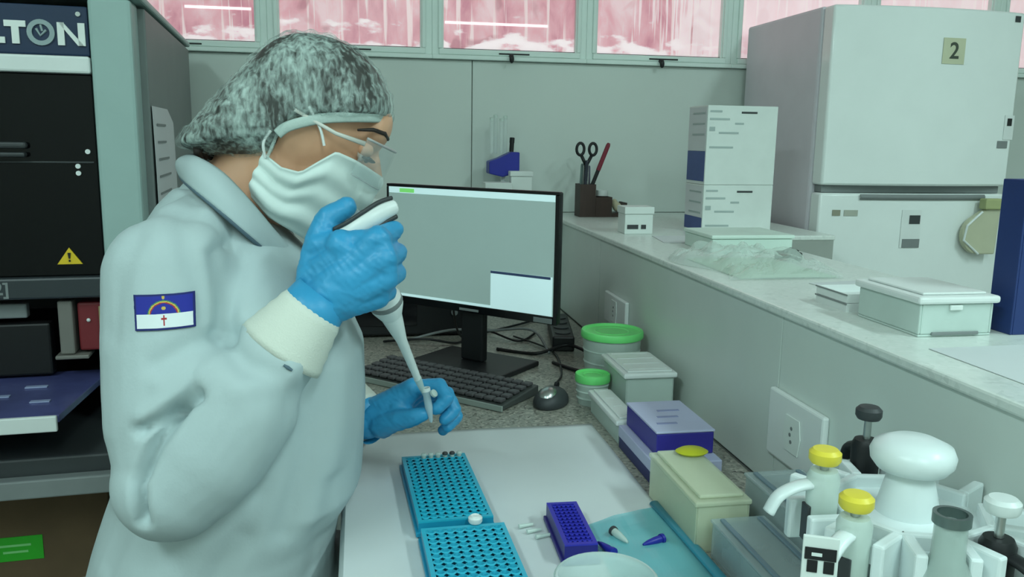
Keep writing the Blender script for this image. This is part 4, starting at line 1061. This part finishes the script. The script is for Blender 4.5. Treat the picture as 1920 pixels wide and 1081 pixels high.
# collar: a folded flap with piping, both sides
inner = [(352, 291, YC), (372, 296, .995), (420, 326, .972), (476, 386, .980), (526, 446, 1.010), (552, 476, 1.040)]
outer = [(338, 330, YC), (352, 346, .975), (402, 388, .945), (462, 440, .948), (516, 484, .985), (548, 500, 1.030)]
for s in (1, -1):
    def cp_(p):
        q = at(*p)
        if s < 0: q.y = 2*YC - q.y
        return q
    I = smooth_path([cp_(p) for p in inner], 6); O = smooth_path([cp_(p) for p in outer], 6)
    def cg(u, v):
        k = u*(len(I) - 1); i = min(int(k), len(I) - 2); f = k - i
        a = lerp(I[i], I[i+1], f); b = lerp(O[i], O[i+1], f); q = lerp(a, b, v)
        out = (q - Vector((-.165, YC, q.z))); out.z = .0
        if out.length > 1e-5: q = q + out.normalized()*(.008*math.sin(math.pi*v))
        return q + Vector((0, 0, .004*math.sin(math.pi*v)))
    flap = MB().grid(cg, 36, 10).build('collar_flap', M_coat, coat, smooth=180, world=True, solid=.003)
    MB().tube(O, .0022, 8).build('collar_piping', M_pipe, flap, smooth=180, world=True)
# band that closes the collar round the neck
ring_ = []
for k in range(28):
    a = 2*math.pi*k/28
    zc_ = 1.136 - .026*math.cos(a)
    ring_.append(Vector((-.150 + .050*math.cos(a), YC + .058*math.sin(a), zc_)))
MB().tube(ring_, [(.014, .004)]*28, 10, closed=True).build('collar_band', M_coat, coat, smooth=180, world=True)
# small dark seam mark on the sleeve near the cuff, pocket edge and placket
def on_coat(px, py, off=.0015):
    d = (at(px, py, .9) - CAM).normalized(); h_ = coat_bvh.ray_cast(CAM, d)
    return (h_[0] - d*off) if h_[0] else at(px, py, .9)
def on_side(x, z, off=.0014):
    h_ = coat_bvh.ray_cast(Vector((x, .3, z)), Vector((0, 1, 0)))
    return (h_[0] + h_[1]*off) if h_[0] else Vector((x, .85, z))
a_, b_ = on_coat(532, 684), on_coat(548, 694)
MB().tube([a_, lerp(a_, b_, .5), b_], [.0012, .002, .0012], 8).build('sleeve_tab', M_pipe, coat, world=True)
# sleeve patch: blue over white with an arc, star, sun and cross
pa, pb_, pc_, pd = on_coat(252, 553), on_coat(363, 546), on_coat(365, 612), on_coat(255, 621)
GU, GV = 84, 54
c_blue, c_white, c_navy, c_gold, c_red, c_green = [mat('patch_' + n_, c_, .7, var=.04) for n_, c_ in (('blue', (30, 40, 150)), ('white', (226, 232, 234)), ('navy', (24, 34, 104)), ('gold', (206, 178, 84)), ('red', (170, 40, 48)), ('green', (60, 130, 90)))]
pm = MB()
for j in range(GV + 1):
    for i in range(GU + 1):
        q = lerp(lerp(pa, pb_, i/GU), lerp(pd, pc_, i/GU), j/GV)
        pm.v.append(on_side(q.x, q.z))
AR = 1.55
for j in range(GV):
    for i in range(GU):
        u = (i + .5)/GU; v = 1 - (j + .5)/GV
        m_ = 0
        if v < .44: m_ = 1
        X = (u - .5)*AR; 
        rr = math.hypot(X, (v - .40)*1.0)
        if v >= .44:
            if .335 < rr < .365: m_ = 4
            elif .365 <= rr < .40: m_ = 3
            elif .40 <= rr < .425: m_ = 5
            if math.hypot(X, v - .90) < .045: m_ = 3
            if math.hypot(X, v - .60) < .052: m_ = 3
        if (abs(X) < .022 and .12 < v < .40) or (abs(v - .30) < .03 and abs(X) < .065): m_ = 4
        if u < .035 or u > .965 or v < .055 or v > .945: m_ = 2
        n0 = j*(GU + 1) + i
        pm.f.append((n0, n0 + 1, n0 + GU + 2, n0 + GU + 1)); pm.mi.append(m_)
patch = pm.build('sleeve_patch', [c_blue, c_white, c_navy, c_gold, c_red, c_green], coat, smooth=180, world=True, solid=.0012)
patch['label'] = 'blue and white embroidered flag patch with an arc, star and red cross'

# hair and hair net ----------------------------------------------------
NETP = [(737, 222), (738, 190), (722, 150), (690, 108), (642, 74), (580, 58), (522, 68), (472, 108), (424, 158), (376, 212), (338, 254), (336, 276), (372, 288), (430, 298), (480, 304), (512, 300), (528, 262), (560, 240), (640, 232)]
def inflate(poly, c, w, shrink=1.0, ex=.55, n=120, nb=26, yo=YC):
    cc = at(*c, yo); P = [at(x, y, yo) - cc for x, y in poly]
    P = [Vector((p.x, p.y)) for p in smooth_path([Vector((p.x, p.z, 0)) for p in P + [P[0]]], 8)[:-1]]
    vs = []; fs = []; N_ = len(P)
    for j in range(nb + 1):
        b = (-math.pi/2 + math.pi*j/nb)*.999
        c_ = max(0.0, math.cos(b))**ex
        for p in P:
            vs.append(Vector((cc.x + p.x*c_*shrink, cc.y + w*math.sin(b), cc.z + p.y*c_*shrink)))
    for j in range(nb):
        for k in range(N_): fs.append((j*N_ + k, j*N_ + (k+1) % N_, (j+1)*N_ + (k+1) % N_, (j+1)*N_ + k))
    fs.append(tuple(reversed(range(N_)))); fs.append(tuple(nb*N_ + k for k in range(N_)))
    return MB().add(vs, fs)
hair_me = remesh(inflate([(x*.97 + 560*.03, y*.965 + 200*.035) for x, y in NETP], (560, 200), .080), .004, 3)
hair = put(hair_me, 'hair', M_hair, person, smooth=180, world=True)
# loose strands at the nape
for k in range(7):
    a = at(372 + 9*k, 278 + 1.2*k, 1.01 + .012*k); b = at(380 + 9*k, 296 + 1.4*k, 1.015 + .012*k)
    MB().tube([a, lerp(a, b, .5) + Vector((-.003, 0, 0)), b], [.006, .005, .002], 8).build('hair_strand', M_hair, hair, smooth=180, world=True)
def net_material():
    m = bpy.data.materials.new('hair_net_gauze'); m.use_nodes = True; nt = m.node_tree; N = nt.nodes; L = nt.links
    b = N['Principled BSDF']; b.inputs['Base Color'].default_value = (*lin((206, 226, 220)), 1); b.inputs['Roughness'].default_value = .6
    tc = N.new('ShaderNodeTexCoord')
    def nzz(scale, st, det, dist=0):
        mp = N.new('ShaderNodeMapping'); mp.inputs['Scale'].default_value = st; L.new(tc.outputs['Object'], mp.inputs[0])
        t = N.new('ShaderNodeTexNoise'); t.inputs['Scale'].default_value = scale; t.inputs['Detail'].default_value = det; t.inputs['Distortion'].default_value = dist
        L.new(mp.outputs[0], t.inputs[0]); return t.outputs['Fac']
    def mth(op, a, c):
        x = N.new('ShaderNodeMath'); x.operation = op
        for i, q in enumerate((a, c)):
            if isinstance(q, (int, float)): x.inputs[i].default_value = q
            else: L.new(q, x.inputs[i])
        return x.outputs[0]
    a1 = nzz(190, (1, 1, .38), 3, .3); a2 = nzz(16, (1, 1, .8), 3, .8)
    s = mth('ADD', mth('MULTIPLY', a1, .75), mth('MULTIPLY', a2, .75))
    r = N.new('ShaderNodeMapRange'); r.inputs['From Min'].default_value = .61; r.inputs['From Max'].default_value = .96
    r.inputs['To Min'].default_value = .06; r.inputs['To Max'].default_value = .74; L.new(s, r.inputs['Value'])
    L.new(r.outputs[0], b.inputs['Alpha'])
    bp = N.new('ShaderNodeBump'); bp.inputs['Strength'].default_value = .6; bp.inputs['Distance'].default_value = .003
    L.new(a1, bp.inputs['Height']); L.new(bp.outputs[0], b.inputs['Normal'])
    return m
M_net = net_material()
net_me = remesh(inflate(NETP, (560, 200), .088), .0030, 3)
nco = np.empty(len(net_me.vertices)*3, np.float32); net_me.vertices.foreach_get('co', nco); nco = nco.reshape(-1, 3)
nno = np.empty(len(net_me.vertices)*3, np.float32); net_me.vertices.foreach_get('normal', nno); nno = nno.reshape(-1, 3)
cc_ = at(590, 240, YC)
dd = np.array([noise.noise(Vector((math.atan2(p[2] - cc_.z, p[0] - cc_.x)*9, (p[1] - YC)*22, 3.1)))*.0032 + noise.noise(Vector((p[0]*70, p[1]*70, p[2]*30)))*.0016 for p in nco])
net_me.vertices.foreach_set('co', (nco + nno*dd[:, None]).astype(np.float32).ravel()); net_me.update()
net = put(net_me, 'hair_net', M_net, person, smooth=180, world=True)
net['label'] = 'white gauzy disposable hair net'
# elastic band along the rim on both sides
for s in (-1, 1):
    def rim(pts, ra, rb, name, m):
        P = smooth_path([Vector((at(x, y, YC).x, YC + s*l, at(x, y, YC).z)) for x, y, l in pts], 6)
        MB().tube(P, [(ra, rb)]*len(P), 8).build(name, m, net, smooth=180, world=True)
    rim([(737, 219, .0), (705, 222, .050), (655, 222, .072), (600, 226, .080), (552, 238, .083), (532, 252, .083)], .0058, .0016, 'elastic_band', mat('net_band', (196, 214, 208), .7, alpha=.8, bump=.4, bscale=300))
    rim([(532, 252, .083), (522, 274, .081), (514, 292, .077)], .0018, .0014, 'rear_hem', M_net)

# face: eyes and brows
for s in (-1, 1):
    e = MB().ball(hd(.064, s*.031, -.001), .0105, 16).build('eye', M_eyew, person, smooth=180, world=True)
    MB().ball(hd(.0735, s*.032, -.006), (.0035, .0050, .0050), 12, M=HM).build('iris', M_black, e, smooth=180, world=True)
    MB().ball(hd(.0655, s*.032, .003), (.0115, .0125, .0100), 16, M=HM).build('eyelid', M_skin, e, smooth=180, world=True)
    MB().tube([hd(.0755, s*.020, -.0045), hd(.0800, s*.031, -.0065), hd(.0690, s*.0455, -.0055)], [(.0016, .003), (.0018, .0045), (.0016, .003)], 8).build('eyelashes', mat('lash_dark', (40, 28, 26), .6), e, smooth=180, world=True)
    MB().tube([hd(.0865, s*.014, .026), hd(.0800, s*.038, .030), hd(.0660, s*.056, .028), hd(.050, s*.0645, .020)], [(.0024, .0020), (.0028, .0022), (.0024, .0020), (.0014, .0012)], 8).build('eyebrow', M_hair, person, smooth=180, world=True)
# mask
def face_r(phi, u):
    t = min(1, max(0, (-u - .01)/.115))
    fr = .088 - .012*t - .012*t*t; la = .0755 - .010*t - .006*t*t
    return fr, la
PT = [(0, -.020), (25, -.016), (50, -.012), (66, -.012), (74, -.030), (82, -.050), (95, -.054), (112, -.048)]
PB = [(0, -.124), (30, -.124), (60, -.118), (90, -.112), (112, -.100)]
def interp(T, x):
    for (a, va), (b, vb) in zip(T[:-1], T[1:]):
        if x <= b: return va + (vb - va)*(x - a)/(b - a)
    return T[-1][1]
def maskp(uu, vv):
    ph_ = -112 + 224*uu; a = abs(ph_)
    top = interp(PT, a); bot = interp(PB, a)
    u = top + (bot - top)*vv
    fr, la = face_r(ph_, u)
    r_ = math.radians(ph_)
    off = .0085 + .010*math.exp(-(a/20)**2)*math.exp(-((vv - .22)/.25)**2) + .0018*math.sin(vv*22 + a*.04) + .003*math.sin(vv*7 + a*.09)*(a > 30)
    if vv > .85: off -= .010*(vv - .85)/.15
    sh_ = .012 - .02*max(0, vv - .5)
    return hd((fr + off)*math.cos(r_) + sh_*0, (la + off)*math.sin(r_), u)
mask = MB().grid(maskp, 80, 34).build('face_mask', M_mask, person, smooth=180, world=True, solid=.0022)
mask['label'] = 'white folded cloth face mask'
for s in (-1, 1):
    MB().tube(smooth_path([hd(.024, s*.0765, -.012), hd(.012, s*.0785, .004), hd(-.008, s*.081, .020)], 5), .0016, 6).build('ear_loop', M_white, mask, world=True)
    MB().tube(smooth_path([hd(-.028, s*.074, -.052), hd(-.036, s*.078, -.038), hd(-.034, s*.080, -.022)], 5), .0016, 6).build('ear_loop', M_white, mask, world=True)
# glasses
gl = MB()
def lensp(u, v):
    a = math.radians(-62 + 124*u); return hd(.030 + .072*math.cos(a), .076*math.sin(a), .016 - .044*v - .006*math.cos(a*1.4)*v)
gls = MB().grid(lensp, 40, 8).build('safety_glasses', M_lens, person, smooth=180, world=True, solid=.0018)
gls['label'] = 'clear safety glasses'
top = [lensp(k/20, 0) for k in range(21)]; botm = [lensp(k/20, 1) for k in range(21)]
MB().tube(top, .0016, 8).build('brow_rim', mat('rim_grey', (176, 176, 176), .3), gls, smooth=180, world=True)
MB().tube(botm, .0008, 6).build('lower_rim', mat('rim_clear', (200, 210, 210), .2, alpha=.6), gls, smooth=180, world=True)
for s in (-1, 1):
    MB().tube([lensp(0 if s < 0 else 1, .15), hd(.030, s*.0795, .006), hd(-.02, s*.082, .010)], [(.0030, .0015), (.0022, .0013), (.002, .0012)], 8).build('temple', mat('temple_pale', (206, 206, 198), .35), gls, smooth=180, world=True)

# gloves ---------------------------------------------------------------
def glove(chains, palm, name_parent, cuff_seg):
    mb = MB()
    for pts, rr in chains: chain(mb, pts, rr, 14)
    for pts, rr in palm: chain(mb, pts, rr, 16)
    me = remesh(mb, .0016, 5)
    c = np.empty(len(me.vertices)*3, np.float32); me.vertices.foreach_get('co', c); c = c.reshape(-1, 3)
    n_ = np.empty(len(me.vertices)*3, np.float32); me.vertices.foreach_get('normal', n_); n_ = n_.reshape(-1, 3)
    d_ = np.array([noise.noise(Vector((p[0]*60, p[1]*40, p[2]*90)))*.0010 + abs(noise.noise(Vector(((p[0] - p[2])*45, p[1]*20, (p[0] + p[2])*110))))*-.0012 for p in c])
    me.vertices.foreach_set('co', (c + n_*d_[:, None]).astype(np.float32).ravel()); me.update()
    g = put(me, 'glove', M_glove, person, smooth=180, world=True); g['label'] = 'blue nitrile glove'
    pts, rr = cuff_seg
    MB().tube(pts, rr, 30, cap=False).build('glove_cuff', M_glove, g, smooth=180, world=True, solid=.0012)
    return g
A = at
# right hand, closed round the pipette; thumb on top
MI, MMd, MR, MP = A(708, 448, .872), A(722, 484, .866), A(722, 522, .868), A(708, 555, .876)
fing = [
  ([MI, A(738, 432, .902), A(728, 436, .940), A(694, 446, .946)], [.0125, .0110, .0100, .0090]),
  ([MMd, A(745, 474, .900), A(734, 478, .942), A(698, 486, .948)], [.0125, .0112, .0102, .0090]),
  ([MR, A(744, 512, .902), A(732, 516, .942), A(698, 522, .946)], [.0122, .0108, .0098, .0088]),
  ([MP, A(728, 548, .906), A(718, 551, .938), A(692, 554, .942)], [.0112, .0098, .0090, .0080]),
  ([A(588, 520, .900), A(596, 462, .905), A(614, 410, .912), A(650, 387, .916)], [.0190, .0165, .0135, .0115]),
]
palm = [([WR, MI], [.026, .0150]), ([WR, MMd], [.027, .0145]), ([WR, MR], [.027, .0145]), ([WR, MP], [.026, .0135]),
        ([MI, MMd, MR, MP], [.0130, .0130, .0128, .0118]), ([A(640, 460, .882), A(660, 520, .880)], [.0170, .0170]),
        ([A(596, 462, .900), MI], [.0150, .0120]), ([A(588, 520, .895), A(650, 470, .880)], [.0190, .0160]),
        ([lerp(ER, WR, .95), WR], [.0290, .0275])]
wdir = (WR - ER).normalized()
glove(fing, palm, 'right', ([WR - wdir*.030, WR - wdir*.018, WR - wdir*.004, WR + wdir*.014], [.0365, .0345, .0325, .0300]))
# left hand, pinching a small tube towards the viewer
LI, LM, LR, LP = A(776, 728, 1.098), A(786, 732, 1.118), A(790, 744, 1.136), A(788, 760, 1.150)
TB = A(803, 762, 1.070)
fl = [
  ([LI, A(822, 722, 1.080), A(838, 746, 1.066), A(818, 766, 1.064)], [.0120, .0108, .0098, .0086]),
  ([LM, A(838, 738, 1.100), A(852, 768, 1.084), A(834, 786, 1.078)], [.0120, .0108, .0098, .0086]),
  ([LR, A(844, 752, 1.120), A(856, 782, 1.104), A(838, 800, 1.096)], [.0115, .0104, .0095, .0084]),
  ([LP, A(836, 766, 1.138), A(846, 792, 1.124), A(830, 806, 1.114)], [.0105, .0094, .0086, .0078]),
  ([A(716, 796, 1.100), A(750, 786, 1.078), A(776, 782, 1.066), A(794, 776, 1.062)], [.0175, .0145, .0120, .0095]),
]
pl_ = [([WL, LI], [.026, .0150]), ([WL, LM], [.027, .0145]), ([WL, LR], [.027, .0145]), ([WL, LP], [.026, .0130]),
       ([LI, LM, LR, LP], [.0125, .0125, .0120, .0110]), ([A(720, 795, 1.105), LI], [.0165, .0130]), ([A(716, 796, 1.110), A(750, 765, 1.10)], [.019, .018]),
       ([lerp(EL, WL, .95), WL], [.0290, .0270])]
wl = (WL - EL).normalized()
glove(fl, pl_, 'left', ([WL - wl*.030, WL - wl*.018, WL - wl*.004, WL + wl*.014], [.0365, .0345, .0325, .0300]))

# pipette in the right hand ---------------------------------------------
PTOP = A(657, 408, .922); PTIP = A(801, 752, 1.066)
pdv = (PTIP - PTOP); plen = pdv.length; PM = axis_frame(PTOP, pdv, (1, 0, .2))
pp = thing('micropipette', 'grey white micropipette held upright in the raised gloved right hand', 'pipette', PTIP)
def plathe(prof, name, m, parent=None, n=24):
    return MB().lathe([(r, z) for r, z in prof], n=n, M=PM).build(name, m, parent or pp, smooth=40, world=True)
hn = plathe([(.001, -.006), (.011, -.005), (.0145, .004), (.0150, .020), (.0135, .060), (.0120, .100), (.0125, .112)], 'handle', M_pgrey)
plathe([(.0040, -.0064), (.0040, -.0045)], 'plunger_stem', M_chrome)
plathe([(.0005, -.0125), (.0080, -.0115), (.0085, -.0085), (.0070, -.0065)], 'plunger_button', M_pwhite)
L_ = plen
plathe([(.0150, .1122), (.0200, .119), (.0195, .132), (.0135, .147)], 'collar', M_pwhite)
sf = plathe([(.0130, .1472), (.0105, .165), (.0066, .190), (.0046, L_ - .046)], 'shaft', M_pwhite)
plathe([(.0052, L_ - .0458), (.0040, L_ - .030), (.0010, L_)], 'disposable_tip', M_frost, n=14)
plathe([(.0199, .121), (.0206, .122), (.0206, .127), (.0198, .128)], 'collar_ring', M_mid)
# finger hook over the index finger with a dark rim
hk = smooth_path([A(632, 446, .902), A(656, 436, .898), A(688, 416, .898), A(715, 398, .902), A(738, 388, .910)], 6)
nh = len(hk)
hkp = MB().tube(hk, [(.0085 + .0025*math.sin(math.pi*k/(nh-1)), .0095) for k in range(nh)], 16).build('finger_hook', M_pwhite, pp, smooth=180, world=True)
up_ = Vector((-.25, 0, .97)).normalized()
for sg, e0 in ((1, .0100), (-1, .0100)):
    MB().tube([p + up_*sg*(e0 + .0015*math.sin(math.pi*k/(nh-1))) - Vector((0, .0035, 0)) for k, p in enumerate(hk)], [(.0026, .0034)]*nh, 8).build('hook_rim', M_dark, hkp, smooth=180, world=True)
MB().ball(hk[0] + Vector((-.002, -.002, -.001)), (.007, .009, .011), 12).build('hook_end', M_dark, hkp, smooth=180, world=True)
# tube in the left hand
tb_ = thing('microtube', 'clear open microtube pinched in the left glove under the pipette tip', 'tube', A(806, 790, 1.056))
TBM = axis_frame(A(798, 728, 1.056), (A(809, 792, 1.056) - A(798, 728, 1.056)), (1, 0, 0))
tl = (A(809, 792, 1.056) - A(798, 728, 1.056)).length
MB().lathe([(.0058, 0), (.0058, .002), (.0050, .003), (.0050, tl*.55), (.0022, tl*.95), (.0005, tl)], n=18, M=TBM).build('tube_wall', mat('tube_frost', (200, 222, 230), .25, alpha=.7), tb_, smooth=40, world=True)
MB().lathe([(.0060, -.001), (.0060, .0035), (.0046, .0035), (.0046, -.001)], n=18, M=TBM, close=True).build('rim', M_pwhite, tb_, smooth=40, world=True)
MB().lathe([(.0052, 0), (.0052, .003), (.0008, .0042)], n=16, M=axis_frame(A(812, 738, 1.050), (.6, -.5, .6))).build('cap', M_frost, tb_, smooth=40, world=True)

# stool she sits on
so = thing('laboratory_stool', 'round black stool under the seated person', 'stool', (-.19, YC, 0))
MB().lathe([(.001, .405), (.16, .405), (.175, .415), (.175, .440), (.155, .452), (.001, .455)], n=36).build('seat', M_black, so, smooth=40)
MB().lathe([(.028, .06), (.028, .30), (.020, .302), (.020, .404)], n=20).build('column', M_chrome, so, smooth=40)
for k in range(5):
    a = 2*math.pi*k/5
    MB().tube([(0, 0, .07), (.25*math.cos(a), .25*math.sin(a), .055)], [.022, .014], 10).build('leg', M_dark, so)
    MB().tube([(.25*math.cos(a) - .012*math.sin(a), .25*math.sin(a) + .012*math.cos(a), .0245), (.25*math.cos(a) + .012*math.sin(a), .25*math.sin(a) - .012*math.cos(a), .0245)], .0245, 14).build('caster', M_black, so)
